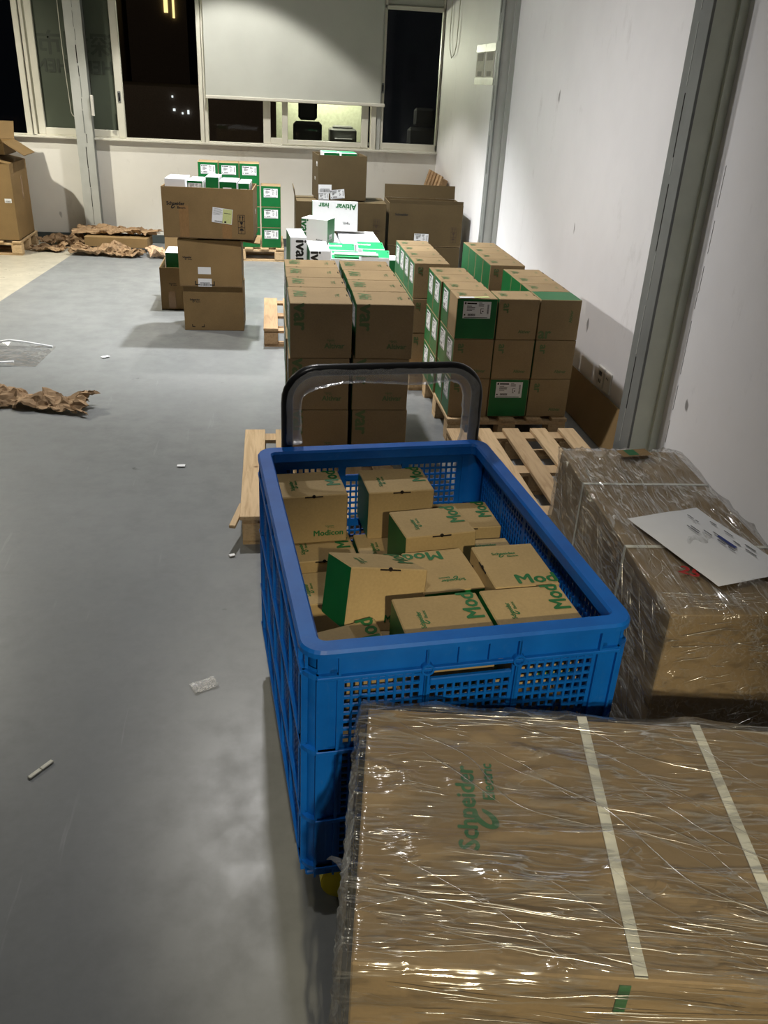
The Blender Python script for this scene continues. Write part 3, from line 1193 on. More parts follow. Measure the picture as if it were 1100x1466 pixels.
# ================================================================== pallets
def pallet(label, x0, x1, y0, y1, ns, h=0.125, sw=0.08, mat=None, name='wooden_pallet', skip=(), splinter=False):
    mat = mat or WOOD
    root = empty(name, ((x0 + x1) / 2, (y0 + y1) / 2, 0))
    tag(root, label, 'pallet')
    w, d = x1 - x0, y1 - y0
    t = 0.017
    for i in range(ns):
        xc = -w / 2 + sw / 2 + (w - sw) * i / (ns - 1)
        m = MB()
        m.box((-sw / 2, -d / 2, h - t), (sw / 2, d / 2, h), 0, 0.002)
        m.build('slat', mat, root, TR((xc + random.uniform(-0.004, 0.004), 0, 0), (0, 0, random.uniform(-0.006, 0.006))))
    for yc in (-d / 2 + 0.05, 0, d / 2 - 0.05):
        m = MB()
        m.box((-w / 2 + 0.005, yc - 0.04, h - 2 * t), (w / 2 - 0.005, yc + 0.04, h - t - 0.0005))
        m.build('crossbar', mat, root)
        for xc in (-w / 2 + 0.05, 0, w / 2 - 0.05):
            m = MB()
            m.box((xc - 0.045, yc - 0.045, t + 0.0005), (xc + 0.045, yc + 0.045, h - 2 * t - 0.0005), 0, 0.002)
            m.build('block', mat, root)
        m = MB()
        m.box((-w / 2 + 0.005, yc - 0.04, 0), (w / 2 - 0.005, yc + 0.04, t))
        m.build('bottom_board', mat, root)
    if splinter:
        m = MB()
        m.box((-0.014, -0.075, -0.010), (0.010, 0.075, 0.004), 0, 0.002, Matrix.Translation((-w / 2 - 0.012, -d / 2 + 0.045, h - 0.016)) @ Matrix.Rotation(R(-14), 4, 'Z') @ Matrix.Rotation(R(8), 4, 'X'))
        m.build('splinter', mat, root)
    return root


pallet('pale wooden pallet with a splintered corner, half hidden behind the blue crate', -0.112, 0.53, 2.83, 3.715, 5, sw=0.092, splinter=True)
pallet('empty slatted wooden pallet between the blue crate and the wrapped box', 0.85, 1.488, 2.83, 3.725, 5)
pallet('old brown pallet poking out beside the tall two-column stack', -0.03, 0.62, 5.5, 6.36, 5, sw=0.095, mat=WOOD_D)
pallet('pallet carrying the near three-column stack by the right wall', 0.878, 1.50, 3.85, 4.60, 5)
pallet('pallet carrying the rear stack of green-sided boxes by the right wall', 0.805, 1.47, 4.63, 5.50, 5)
pallet('narrow pallet carrying the rear of the tall two-column stack', 0.105, 0.575, 3.74, 4.30, 4)
pallet('pallet end showing on the floor gap between the two kraft box stacks', 0.16, 0.785, 4.66, 5.30, 5, mat=WOOD_D)
pallet('pallet under the green boxes standing by the back wall', -0.66, 0.17, 8.40, 9.15, 6)
pallet('pallet under the tall carton at the left edge', -2.98, -2.25, 8.40, 9.05, 5)

# pallet stood on edge in the far right corner
root = empty('wooden_pallet', (1.435, 8.82, 0.02), (0, R(17), 0))
tag(root, 'slatted pallet stood on edge, leaning in the corner under the window', 'pallet')
for i in range(5):
    y = -0.33 + i * 0.155
    m = MB()
    m.box((-0.012, y - 0.045, 0.0), (0.006, y + 0.045, 0.84), 0, 0.002)
    m.build('slat', WOOD_D, root)
for z in (0.06, 0.42, 0.78):
    m = MB()
    m.box((0.0065, -0.36, z - 0.04), (0.06, 0.33, z + 0.04), 0, 0.002)
    m.build('crossbar', WOOD_D, root)

# ================================================================== middle stack: two columns, three rows, four deep
ROWW = ('top', 'middle', 'bottom')
DEPW = ('front', 'second', 'third', 'rearmost')


def drive_box(label, loc, dims, rz=0.0, group=None, jitter=0.0):
    w, d, h = dims
    return carton(label, loc, dims, (0, 0, rz + random.uniform(-jitter, jitter)), KRAFT, {'L': GREEN},
                  [('text:Alti', 'T', -w * 0.32, 0.02, 0.075, -90, INK_G2),
                   ('logo', 'T', w * 0.32, 0.0, 0.014, -90, INK_G2),
                   ('text:var', 'F', -w * 0.33, h * 0.26, 0.085, -90, INK_G2),
                   ('text:Altivar', 'F', w * 0.22, -h * 0.27, 0.030, 0, INK_G2),
                   ('logo', 'F', w * 0.16, -h * 0.16, 0.008, 0, INK_G2),
                   ('label1', 'L', -d * 0.05, h * 0.18, d * 0.62),
                   ('tab', 'T', w * 0.46, 0, 0.035, 90, SLIT, 0.0006)], group)


for c, (xa, xb, ys) in enumerate(((0.086, 0.337, (3.36, 3.655, 3.855, 4.085, 4.27)), (0.356, 0.592, (3.36, 3.595, 3.825, 4.045, 4.275)))):
    colw = ('aisle-side', 'wall-side')[c]
    for r, (za, zb) in enumerate(((0.577, 0.802), (0.352, 0.5755), (0.127, 0.3505))):
        for k in range(4):
            dims = (round(xb - xa, 3), round(ys[k + 1] - ys[k] - 0.006, 3), round(zb - za, 4))
            hidden = (r > 0 and k > 0)
            if True:
                lab = f'kraft box, {colw} column, {ROWW[r]} row, {DEPW[k]} of the stack behind the trolley handle'
                g = 'boxes of the two-column stack'
            drive_box(lab, ((xa + xb) / 2 + random.uniform(-0.003, 0.003) + (0.0, -0.006, 0.0)[r], (ys[k] + ys[k + 1]) / 2 - 0.0, za), dims, 0, g, 0.016)

# ================================================================== right stacks: green labelled sides
def small_drive(label, loc, dims, face='L', rz=0.0, group=None, jitter=0.011, plain=False):
    w, d, h = dims
    faces = {face: GREEN}
    dec = [('text:Alt', 'T', -w * 0.30, 0.0, 0.055, -90, INK_G2), ('logo', 'T', w * 0.3, 0.0, 0.010, -90, INK_G2)]
    if face == 'L':
        if not plain:
            dec += [('label2', 'L', d * 0.02, h * 0.15, d * 0.62, 0, INK_K, 0.0009, 1.5)]
        dec += [('tab', 'T', w * 0.47, 0, 0.03, 90, SLIT, 0.0006),
                ('text:ar', 'F', -w * 0.30, h * 0.28, 0.055, -90, INK_G2), ('text:Altivar', 'F', w * 0.2, -h * 0.3, 0.022, 0, INK_G2)]
    elif face == 'F':
        dec += [('label1', 'F', 0.0, h * 0.22, w * 0.68), ('tab', 'T', 0, -d * 0.46, 0.03, 0, SLIT, 0.0006)]
    elif face == 'T':
        dec = [('text:ar', 'F', -w * 0.32, -h * 0.34, 0.075, 0, INK_G2), ('text:Altivar', 'F', w * 0.28, h * 0.1, 0.022, 90, INK_G2)]
    elif face == 'N':
        faces = {}
    return carton(label, loc, dims, (0, 0, rz + random.uniform(-jitter, jitter)), KRAFT, faces, dec, group)


COLW = ('aisle-side', 'middle', 'wall-side')
Zs = ((0.522, 0.717), (0.3245, 0.520), (0.127, 0.3225))
Xs = ((0.884, 1.080), (1.086, 1.284), (1.290, 1.494))
Ys = (3.875, 4.055, 4.238, 4.42, 4.60)
for c, (xa, xb) in enumerate(Xs):
    for r, (za, zb) in enumerate(Zs):
        for k in range(4):
            if c == 1 and k > 0 and r == 0:
                continue
            if c == 1 and k > 0 and r == 2:
                continue
            dims = (round(xb - xa, 3), round(Ys[k + 1] - Ys[k] - 0.005, 3), round(zb - za, 4))
            x = (xa + xb) / 2 - (0.010 if (c == 0 and k > 1) else 0) - 0.012 * (r == 2) * 0
            if c == 0 and r == 0 and k == 0:
                face = 'F'
            elif c == 1 and r == 2 and k == 0:
                face = 'F'
            elif c == 2 and r == 0 and k == 0:
                face = 'T'
            else:
                face = 'L'
            what = {'F': 'green-fronted box', 'T': 'green-topped box', 'L': 'kraft box'}[face]
            if True:
                lab = f'{what}, {COLW[c]} column, {ROWW[r]} row, {DEPW[k]} of the near wall stack'
                g = 'boxes of the near right-wall stack'
            ob = small_drive(lab, (x, (Ys[k] + Ys[k + 1]) / 2, za), dims, face, 0, g, plain=(c > 0))
            if c == 0 and r == 0 and k == 0:
                ob2 = deco(ob, dims, 'loose_sticker', 'T', -0.045, -0.075, 0.085, 4, WHITE_P, 0.0022, 0.30)
                ob2['label'] = 'white loose sticker'
                ob2 = deco(ob, dims, 'loose_sticker', 'T', 0.022, -0.070, 0.075, 10, YELLOW_ST, 0.0026, 0.34)
                ob2['label'] = 'yellow-green loose sticker'

Ys2 = (4.70, 4.885, 5.07, 5.255, 5.44)
Xs2 = ((0.812, 1.010), (1.245, 1.445))
for c, (xa, xb) in enumerate(Xs2):
    for r, (za, zb) in enumerate(Zs):
        for k in range(4):
            dims = (round(xb - xa, 3), round(Ys2[k + 1] - Ys2[k] - 0.005, 3), round(zb - za, 4))
            if True:
                lab = f'green-sided box, {("aisle-side", "wall-side")[c]} column, {ROWW[r]} row, {DEPW[k]} of the rear wall stack'
                g = 'boxes of the rear right-wall stack'
            small_drive(lab, ((xa + xb) / 2, (Ys2[k] + Ys2[k + 1]) / 2, za), dims, 'L', 0, g, plain=(c > 0))

# cardboard sheet leaning along the right wall
m = MB()
m.box((0, -0.48, 0), (0.008, 0.48, 0.215), 0, 0.001)
ob = m.build('cardboard_sheet', KRAFT_B, None, TR((1.655, 4.02, 0.004), (0, R(20), 0)))
tag(ob, 'flat cardboard sheet leaning on the right wall under the sockets', 'cardboard')
m = MB()
m.box((0, -0.10, 0), (0.006, 0.10, 0.50), 0, 0.001)
ob = m.build('cardboard_sheet', KRAFT_B, None, TR((1.66, 6.95, 0.004), (0, R(9), 0)))
tag(ob, 'narrow cardboard offcut leaning on the right wall behind the far pillar', 'cardboard')

# ================================================================== three cartons piled on the left
carton('closed brown carton at the bottom of the pile of three', (-0.365, 6.045, 0.001), (0.405, 0.31, 0.303), (0, 0, R(-1)), KRAFT_B, {}, [
    ('logo', 'F', -0.125, 0.06, 0.017, 0, INK_K), ('bracket', 'F', -0.11, -0.12, 0.085, 0, INK_K), ('label4', 'R', -0.05, -0.03, 0.05)])
mid = open_carton('brown carton with two white stickers, middle of the pile of three', (-0.375, 6.035, 0.306), (0.415, 0.33, 0.305), R(-1), KRAFT_B,
                  [('L', 0.13, -86), ('R', 0.13, 96)], [
    ('logo', 'F', -0.15, 0.04, 0.015, 0, INK_K), ('label4', 'F', -0.04, -0.125, 0.09), ('tape', 'F', -0.04, -0.045, 0.085, 0, WHITE_P, 0.0009, 0.55),
    ('bracket', 'F', -0.04, -0.13, 0.13, 0, INK_K)])
top = open_carton('large open brown carton full of white boxes, top of the pile of three', (-0.365, 6.035, 0.625), (0.585, 0.37, 0.315), R(-3.5), KRAFT_B, [], [
    ('logo', 'F', -0.205, 0.055, 0.029, 0, INK_K), ('tape', 'F', -0.155, -0.055, 0.062, 0, TAPE, 0.0007, 3.2), ('tape', 'F', 0.12, -0.06, 0.062, 0, TAPE, 0.0007, 3.0),
    ('label3', 'F', 0.092, -0.01, 0.13, -6, INK_K, 0.0014), ('symbols', 'F', 0.215, -0.06, 0.046, 0, INK_K), ('label4', 'R', 0.02, 0.0, 0.05), ('text:I', 'R', 0.0, 0.09, 0.05, 0, INK_K)])


def white_carton(label, loc, dims, rot=(0, 0, 0), faces=None, decos=(), group=None):
    return carton(label, loc, dims, rot, WHITE_C, faces or {'F': GREEN}, decos, group, 'white_carton')


GW = 'white boxes packed in the open carton'
white_carton('white box with dark lettering on its end, packed at the open carton corner', (-0.575, 6.03, 0.634), (0.13, 0.24, 0.35), (0, 0, R(-3.5)), {'B': GREEN},
             [('text:CO', 'F', -0.045, 0.08, 0.05, -90, INK_K)], GW)
white_carton('white box with a labelled green end, second in the open carton', (-0.446, 6.02, 0.634), (0.100, 0.24, 0.343), (0, 0, R(-4.5)), {'F': GREEN},
             [('label2', 'F', 0, 0.13, 0.085)], GW)
white_carton('white box set back with plain green end in the open carton', (-0.343, 6.08, 0.634), (0.088, 0.2, 0.36), (0, 0, R(-3.5)), {'F': GREEN}, [], GW)
white_carton('white box with a small square label on green, third in the open carton', (-0.236, 6.00, 0.634), (0.114, 0.24, 0.345), (0, 0, R(-3.5)), {'F': GREEN},
             [('label4', 'F', -0.005, 0.12, 0.055)], GW)
white_carton('half white half green box at the far end of the open carton', (-0.135, 6.00, 0.634), (0.074, 0.24, 0.34), (0, 0, R(-3.5)), {'F': GREEN},
             [('label4', 'F', 0.0, 0.12, 0.045)], GW)

# carton behind the pile, its flap sticking out to the right
open_carton('open brown carton on the floor behind the pile of three', (-0.585, 6.66, 0.001), (0.40, 0.42, 0.31), 0, KRAFT_B, [('B', 0.15, 20)],
            [('logo', 'F', -0.11, 0.04, 0.014, 0, INK_K), ('tape', 'F', -0.12, -0.08, 0.05, 0, TAPE, 0.0007, 2.6)])
for i in range(2):
    white_carton(('flat white-topped green box, lower of two in the carton behind the pile', 'flat white-topped green box, upper of two in the carton behind the pile')[i],
                 (-0.66, 6.60 + 0.05 * i, 0.012 + 0.20 * i), (0.17, 0.25, 0.195), (0, 0, 0), {'F': GREEN, 'L': GREEN, 'R': GREEN}, [], 'green boxes in the carton behind the pile')

# ================================================================== green boxes by the back wall
for c in range(3):
    for r in range(4):
        x = -0.525 + c * 0.188
        if r == 3:
            lab = f'white-labelled green box, top row by the back wall, {("first", "second", "third")[c]} from the steel column'
            g = 'top row of green boxes by the back wall'
        else:
            lab = f'green box, {("bottom", "second", "third")[r]} row, {("first", "second", "third")[c]} from the steel column, back wall stack'
            g = 'hidden green boxes by the back wall'
        carton(lab, (x, 8.54, 0.127 + r * 0.187), (0.183, 0.22, 0.185), (0, 0, random.uniform(-0.01, 0.01)), KRAFT, {'F': GREEN},
               [('label1', 'F', 0.0, 0.03, 0.13)] if r == 3 else [], g)
for r in range(3):
    carton(f'green box with white label, {("bottom", "middle", "top")[r]} of the three-high column at the stack end', (0.046, 8.54, 0.127 + r * 0.187), (0.185, 0.22, 0.185),
           (0, 0, random.uniform(-0.01, 0.01)), KRAFT, {'F': GREEN}, [('label1', 'F', 0.0, 0.03, 0.13)], 'green boxes in the three-high end column')

# ================================================================== big cartons at the back
carton('large brown carton on the floor under the open one, centre back', (0.625, 7.60, 0.001), (0.75, 0.40, 0.335), (0, 0, 0), KRAFT_SHADED)
open_carton('wide brown carton with flaps standing open, centre back', (0.625, 7.60, 0.340), (0.76, 0.40, 0.345), 0, KRAFT_SHADED, [('L', 0.10, 10), ('F', 0.17, -88), ('B', 0.17, -88)],
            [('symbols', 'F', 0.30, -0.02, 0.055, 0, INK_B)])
open_carton('tall open brown carton with three labels, on top at centre back', (0.615, 7.605, 0.702), (0.405, 0.36, 0.345), R(5), KRAFT_SHADED, [], [
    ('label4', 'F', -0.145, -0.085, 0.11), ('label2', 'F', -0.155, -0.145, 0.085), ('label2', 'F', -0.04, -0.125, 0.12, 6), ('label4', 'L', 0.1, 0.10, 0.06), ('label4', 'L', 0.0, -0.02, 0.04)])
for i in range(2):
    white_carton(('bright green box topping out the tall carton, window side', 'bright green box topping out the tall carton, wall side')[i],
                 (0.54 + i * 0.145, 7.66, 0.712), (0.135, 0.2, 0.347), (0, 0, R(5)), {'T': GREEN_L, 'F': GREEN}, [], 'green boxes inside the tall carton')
carton('large brown carton under the open one by the right wall', (1.355, 7.62, 0.001), (0.63, 0.42, 0.345), (0, 0, R(-1)), KRAFT_SHADED)
open_carton('wide open brown carton with raised rear flap by the right wall', (1.355, 7.62, 0.350), (0.635, 0.42, 0.345), R(-1), KRAFT_SHADED, [('B', 0.11, 8), ('F', 0.03, 3)],
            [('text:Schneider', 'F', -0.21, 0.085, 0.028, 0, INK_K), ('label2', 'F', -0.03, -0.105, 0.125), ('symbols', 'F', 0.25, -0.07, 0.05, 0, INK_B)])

# ------------------------------------------------------------------ white and green boxes heaped in the middle
white_carton('white carton standing upside down against the brown carton, centre back', (0.545, 7.06, 0.513), (0.36, 0.13, 0.225), (R(-6), 0, R(-1)), {'L': GREEN},
             [('text:Altivar', 'F', 0.085, 0.075, 0.06, 180, INK_G), ('text:ivar', 'F', -0.09, 0.08, 0.055, 180, INK_G), ('logo', 'F', 0.09, -0.055, 0.014, 180, INK_K)])
white_carton('small white box with green end turned towards the wall, top of heap', (0.385, 6.58, 0.503), (0.205, 0.16, 0.175), (0, 0, R(-24)), {'R': GREEN},
             [('text:ivar', 'F', -0.078, 0.02, 0.085, -90, INK_G), ('text:Altivar', 'F', 0.04, -0.06, 0.02, 0, GREY_INK), ('label4', 'R', -0.01, -0.04, 0.055)])
for i, x in enumerate((0.40, 0.72)):
    white_carton(('low white carton under the heap, aisle side', 'low white carton under the heap, wall side')[i], (x, 6.84, 0.001), (0.30, 0.62, 0.499), (0, 0, 0), {'B': GREEN}, [], 'low white cartons of the heap')
white_carton('white carton with green end and dark vertical lettering, aisle end of heap', (0.203, 6.02, 0.127), (0.11, 0.36, 0.525), (0, 0, R(3)), {'L': GREEN},
             [('text:ivar', 'F', 0.015, 0.17, 0.105, -90, INK_K), ('text:I', 'T', 0.02, 0.10, 0.06, 90, INK_K)])
white_carton('white carton with dark vertical lettering, second from the aisle in heap', (0.347, 5.92, 0.127), (0.135, 0.38, 0.460), (0, 0, R(1)), {'L': GREEN},
             [('text:ivar', 'F', -0.03, 0.155, 0.10, -90, INK_K)])
k = 0
NM = ('front box with bright green and white lid in the heap, aisle side', 'front box with bright green and white lid in the heap, wall side',
      'rear box with bright green and white lid in the heap, aisle side', 'rear box with bright green and white lid in the heap, wall side')
for y in (5.93, 6.25):
    for x in (0.535, 0.745):
        ob = white_carton(NM[k], (x, y, 0.127), (0.19, 0.29, 0.402 + 0.014 * (k % 2)), (0, 0, R(random.uniform(-9, -3))), {'T': GREEN_L, 'L': WHITE_C}, [
            ('label2', 'T', -0.045, 0.02, 0.095, 0, INK_K, 0.0012), ('text:K', 'F', 0.0, 0.10, 0.05, 0, INK_G), ('tab', 'T', 0.085, 0.06, 0.04, 90, SLIT)], 'green-lidded boxes of the heap')
        k += 1
ob = white_carton('loose bright green strip of board lying across the heap', (0.60, 5.83, 0.546), (0.30, 0.07, 0.012), (0, 0, R(-4)), {'T': WHITE_C, 'F': GREEN_L}, [])
carton('green box with a white edge at the wall end of the heap', (0.90, 6.30, 0.001), (0.11, 0.2, 0.45), (0, 0, 0), GREEN, {'T': WHITE_C})

# ------------------------------------------------------------------ left edge carton on its pallet
open_carton('tall brown carton on a pallet at the left edge', (-2.62, 8.72, 0.127), (0.70, 0.58, 0.66), 0, KRAFT_B, [('R', 0.22, -78), ('L', 0.22, -78)],
            [('label4', 'F', 0.30, 0.02, 0.06), ('tape', 'R', 0.05, 0.1, 0.05, 0, TAPE, 0.0008, 4)])
open_carton('small open carton with a raised flap on the left-edge carton', (-2.53, 8.73, 0.850), (0.42, 0.40, 0.11), 0, KRAFT_B, [('R', 0.20, 122), ('F', 0.15, 60), ('B', 0.16, 20)])


# ================================================================== crumpled kraft paper
def crumpled(label, loc, size, n, amp, seed, rz=0.0, mat=PAPER_K, fx=9.0, fy=9.0, name='crumpled_paper', cat='paper', group=None, long=None):
    nx, ny = n
    m = MB()
    grid = []
    for j in range(ny + 1):
        row = []
        for i in range(nx + 1):
            x = (i / nx - 0.5) * size[0]
            y = (j / ny - 0.5) * size[1]
            p = Vector((x * fx, y * fy, seed * 3.7))
            a = abs(noise.noise(p)) + 0.5 * abs(noise.noise(p * 2.3)) + 0.25 * abs(noise.noise(p * 5.1))
            z = amp * a + (long(x, y) if long else 0.0)
            e = 1 + 0.22 * noise.noise((i * 0.6, seed, 0)) + 0.22 * noise.noise((j * 0.6, seed, 5))
            row.append(m.bm.verts.new((x * e + 0.3 * amp * noise.noise(p * 2), y * e + 0.4 * amp * noise.noise(p * 2 + Vector((9, 9, 9))), 0.004 + z)))
        grid.append(row)
    for j in range(ny):
        for i in range(nx):
            m.bm.faces.new((grid[j][i], grid[j][i + 1], grid[j + 1][i + 1], grid[j + 1][i]))
    o = m.build(name, mat, None, TR(loc, (0, 0, rz)))
    md = o.modifiers.new('thickness', 'SOLIDIFY')
    md.thickness = 0.0025
    md.offset = 1
    return tag(o, label, cat, group)


carton('flattened brown carton lying in the kraft paper heap by the back wall', (-1.44, 8.83, 0.045), (0.60, 0.26, 0.09), (0, 0, R(-4)), KRAFT_B)
crumpled('crumpled kraft paper on top of the flattened carton by the wall', (-1.46, 8.93, 0.137), (0.74, 0.30), (56, 26), 0.075, 1, R(-4), PAPER_K, 5, 17)
crumpled('crumpled kraft paper bunched along the front of the flattened carton', (-1.52, 8.535, 0.0), (0.66, 0.24), (50, 22), 0.105, 2, R(-7), PAPER_K, 5.5, 15)
crumpled('crumpled kraft paper trailing from the heap towards the left carton', (-1.985, 8.98, 0.0), (0.40, 0.26), (34, 20), 0.12, 3, R(-12), PAPER_K, 6, 14)
crumpled('flat crumpled kraft paper strip in front of the steel column', (-2.08, 8.68, 0.0), (0.30, 0.18), (30, 18), 0.08, 6, R(-16), PAPER_K, 6, 15)
crumpled('pale torn kraft paper scrap at the near end of the heap', (-1.05, 8.52, 0.0), (0.17, 0.30), (12, 18), 0.10, 4, R(12), simple('pale_kraft_paper', (0.55, 0.38, 0.24), 0.8, var=0.15))
crumpled('twisted strip of brown kraft paper on the aisle floor', (-1.22, 4.36, 0.0), (0.62, 0.17), (48, 16), 0.075, 8, R(-14), PAPER_K,
         long=lambda x, y: 0.035 * max(0, 1 - (y / 0.075) ** 2) + (0.05 * max(0, (x - 0.22) / 0.09) if y > 0.02 else 0))


# ================================================================== clear film and litter on the floor
def film_sheet(label, loc, size, n, fn, rz=0.0, mat=FILM_F):
    m = MB()
    g = [[m.bm.verts.new(((i / n[0] - 0.5) * size[0], (j / n[1] - 0.5) * size[1], 0.003 + fn(i / n[0], j / n[1]))) for i in range(n[0] + 1)] for j in range(n[1] + 1)]
    for j in range(n[1]):
        for i in range(n[0]):
            f = m.bm.faces.new((g[j][i], g[j][i + 1], g[j + 1][i + 1], g[j + 1][i]))
            f.smooth = True
    return tag(m.build('plastic_sheet', mat, None, TR(loc, (0, 0, rz))), label, 'plastic sheet')


fs = film_sheet('clear plastic sheet with bright curled edges on the aisle floor', (-1.56, 5.25, 0), (0.42, 0.42), (30, 24),
           lambda a, b: 0.035 * max(0, 1 - abs(a - 0.35) / 0.35) * (max(0, (b - 0.8) / 0.2) ** 2 + max(0, (0.18 - b) / 0.18) ** 2) + 0.004 * abs(noise.noise((a * 8, b * 8, 1))), R(-4))
m = MB()
m.tube([(-0.20, 0.205, 0.012), (-0.08, 0.212, 0.036), (0.0, 0.21, 0.030), (0.19, 0.20, 0.006)], 0.006, 6)
m.tube([(-0.22, -0.205, 0.012), (-0.06, -0.212, 0.020), (0.08, -0.19, 0.024)], 0.006, 6)
m.build('edge_highlight', WHITE_C, fs)  # white tubes paint in the shine along the curled edges
film_sheet('small crinkled scrap of clear film on the aisle floor beside the crate', (-0.20, 2.0, 0), (0.075, 0.05), (14, 10),
           lambda a, b: 0.014 * abs(noise.noise((a * 5, b * 5, 3))), R(25), film_mat('scrap_film', 0.25, 2.0, (20, 20, 20), 0.15, 0.5, 0.9))
m = MB()
m.box((-0.006, -0.036, 0), (0.006, 0.0, 0.006), 0, 0.0015).box((-0.006, 0.001, 0), (0.006, 0.037, 0.006), 0, 0.0015)
tag(m.build('white_stick', simple('off_white_plastic', (0.72, 0.70, 0.58), 0.5), None, TR((-0.59, 1.69, 0.0005), (0, 0, R(-38)))), 'short off-white plastic stick lying on the grey aisle floor', 'stick')
for k, (x, y, s) in enumerate(((-0.40, 3.57, 0.022), (-0.145, 2.75, 0.014), (-1.0, 5.23, 0.03))):
    crumpled(('tiny white paper scrap on the aisle level with the empty pallet', 'tiny white paper scrap on the floor by the splintered pallet', 'small white paper scrap on the aisle near the plastic sheet')[k],
             (x, y, 0.0), (s * 1.6, s), (6, 4), 0.006, 20 + k, R(20 * k), WHITE_P, name='paper_scrap', cat='scrap')


# ================================================================== blue crate
CO = Matrix.Translation((0.05, 1.2, 0)) @ Matrix.Rotation(R(5.3), 4, 'Z')
CW, CD, CZ0, CZ1 = 0.652, 0.935, 0.122, 0.700
crate = empty('plastic_crate')
crate.matrix_basis = CO
tag(crate, 'deep blue plastic crate with lattice sides, full of kraft boxes, on a trolley', 'crate')


def lattice(m, P, U, V, N, u0, u1, v0, v1, nu, nv, bar=0.30, t=0.006, mat=0):
    """a panel of nu x nv open square holes made of crossing bars"""
    P, U, V, N = Vector(P), Vector(U), Vector(V), Vector(N)
    B = Matrix(((U.x, V.x, N.x, P.x), (U.y, V.y, N.y, P.y), (U.z, V.z, N.z, P.z), (0, 0, 0, 1)))
    pu, pv = (u1 - u0) / nu, (v1 - v0) / nv
    for i in range(nu + 1):
        c = u0 + i * pu
        w = pu * bar / 2
        m.box((max(u0, c - w), v0, 0), (min(u1, c + w), v1, t), mat, 0, B)
    for j in range(nv + 1):
        c = v0 + j * pv
        w = pv * bar / 2
        m.box((u0, max(v0, c - w), 0.0006), (u1, min(v1, c + w), t - 0.0006), mat, 0, B)
    return m


TIERS = ((0.470, 0.640), (0.290, 0.452), (0.158, 0.272))
RIBZ = (0.461, 0.281, 0.148)


def crate_side(P, U, N, L, sections, slot=None, handle=None):
    """one side wall: solid bands, ribs, lattice panels. P = lower outer corner, U along, N outwards"""
    P, U, N = Vector(P), Vector(U), Vector(N)
    Z = Vector((0, 0, 1))
    Q = P - N * 0.016
    B = Matrix(((U.x, Z.x, N.x, Q.x), (U.y, Z.y, N.y, Q.y), (U.z, Z.z, N.z, Q.z), (0, 0, 0, 1)))
    t = 0.006
    m = MB()
    m.box((0.03, 0.640, 0), (L - 0.03, CZ1 - 0.004, t), 0, 0, B)              # band under the rim
    m.box((0.03, CZ0, 0), (L - 0.03, 0.158, t), 0, 0, B)                       # bottom band
    for a, b in ((0.452, 0.470), (0.272, 0.290)):
        m.box((0.03, a, 0), (L - 0.03, b, t), 0, 0, B)
    edges = [0.03] + [x for s in sections for x in s[:2]] + [L - 0.03]
    for i in range(0, len(edges), 2):
        if edges[i + 1] - edges[i] > 0.002:
            m.box((edges[i], 0.157, 0.0003), (edges[i + 1], 0.641, t - 0.0003), 0, 0, B)
    w = m.build('side_wall', BLUE, crate)
    m = MB()
    for z in RIBZ:
        m.box((0.028, z - 0.005, t), (L - 0.028, z + 0.005, 0.015), 0, 0.0015, B)
    m.box((0.028, 0.633, t), (L - 0.028, 0.641, 0.0155), 0, 0.0015, B)
    for s in sections:
        for u in ((s[0] - 0.008), (s[1] + 0.008)):
            m.box((u - 0.0025, 0.150, t), (u + 0.0025, 0.641, 0.0125), 0, 0, B)
            m.box((u - 0.0025, 0.641, t), (u + 0.0025, CZ1 - 0.006, 0.0145), 0, 0, B)
    if slot:
        for u in slot[:2]:
            m.bm.faces.ensure_lookup_table()
            C = B @ Matrix.Translation((u, 0.638, 0.010))
            rr = bmesh.ops.create_cone(m.bm, cap_ends=False, segments=18, radius1=0.0125, radius2=0.0125, depth=0.016, matrix=C)
            rr = bmesh.ops.create_cone(m.bm, cap_ends=False, segments=18, radius1=0.0085, radius2=0.0085, depth=0.016, matrix=C)
            for zz in (0.018,):
                for k in range(18):
                    a0, a1 = 2 * math.pi * k / 18, 2 * math.pi * (k + 1) / 18
                    pts = [C @ Vector((r * math.cos(a), r * math.sin(a), 0.008)) for r, a in ((0.0125, a0), (0.0125, a1), (0.0085, a1), (0.0085, a0))]
                    m.quad(pts)
        for i in range(1, 3):
            u = slot[0] + (slot[1] - slot[0]) * i / 3
            m.box((u - 0.002, 0.645, t), (u + 0.002, CZ1 - 0.006, 0.0135), 0, 0, B)
    m.build('rib', BLUE, w)
    for s in sections:
        m = MB()
        for k, (a, b) in enumerate(TIERS):
            nv = max(3, round((b - a) / 0.0185))
            if slot and k == 0 and abs(s[0] - slot[2]) < 1e-6:
                m2b = b - 0.045
                lattice(m, Q, U, Z, N, s[0], s[1], a, m2b, s[2], max(3, round((m2b - a) / 0.0185)))
                m.box((s[0], m2b, 0), (s[1], m2b + 0.016, t + 0.004), 0, 0.002, B)
            else:
                lattice(m, Q, U, Z, N, s[0], s[1], a, b, s[2], nv)
        m.build('lattice_panel', BLUE, w)
    return w


SEC_N = [(0.078, 0.226, 9), (0.243, 0.406, 10), (0.424, 0.574, 9)]
crate_side((0, 0, 0), (1, 0, 0), (0, -1, 0), CW, SEC_N, (0.235, 0.415, 0.243))
crate_side((CW, CD, 0), (-1, 0, 0), (0, 1, 0), CW, SEC_N, (0.235, 0.415, 0.243))
SEC_L = [(0.070 + i * 0.162, 0.070 + i * 0.162 + 0.147, 9) for i in range(5)]
crate_side((CW, 0, 0), (0, 1, 0), (1, 0, 0), CD, SEC_L)
crate_side((0, CD, 0), (0, -1, 0), (-1, 0, 0), CD, SEC_L)


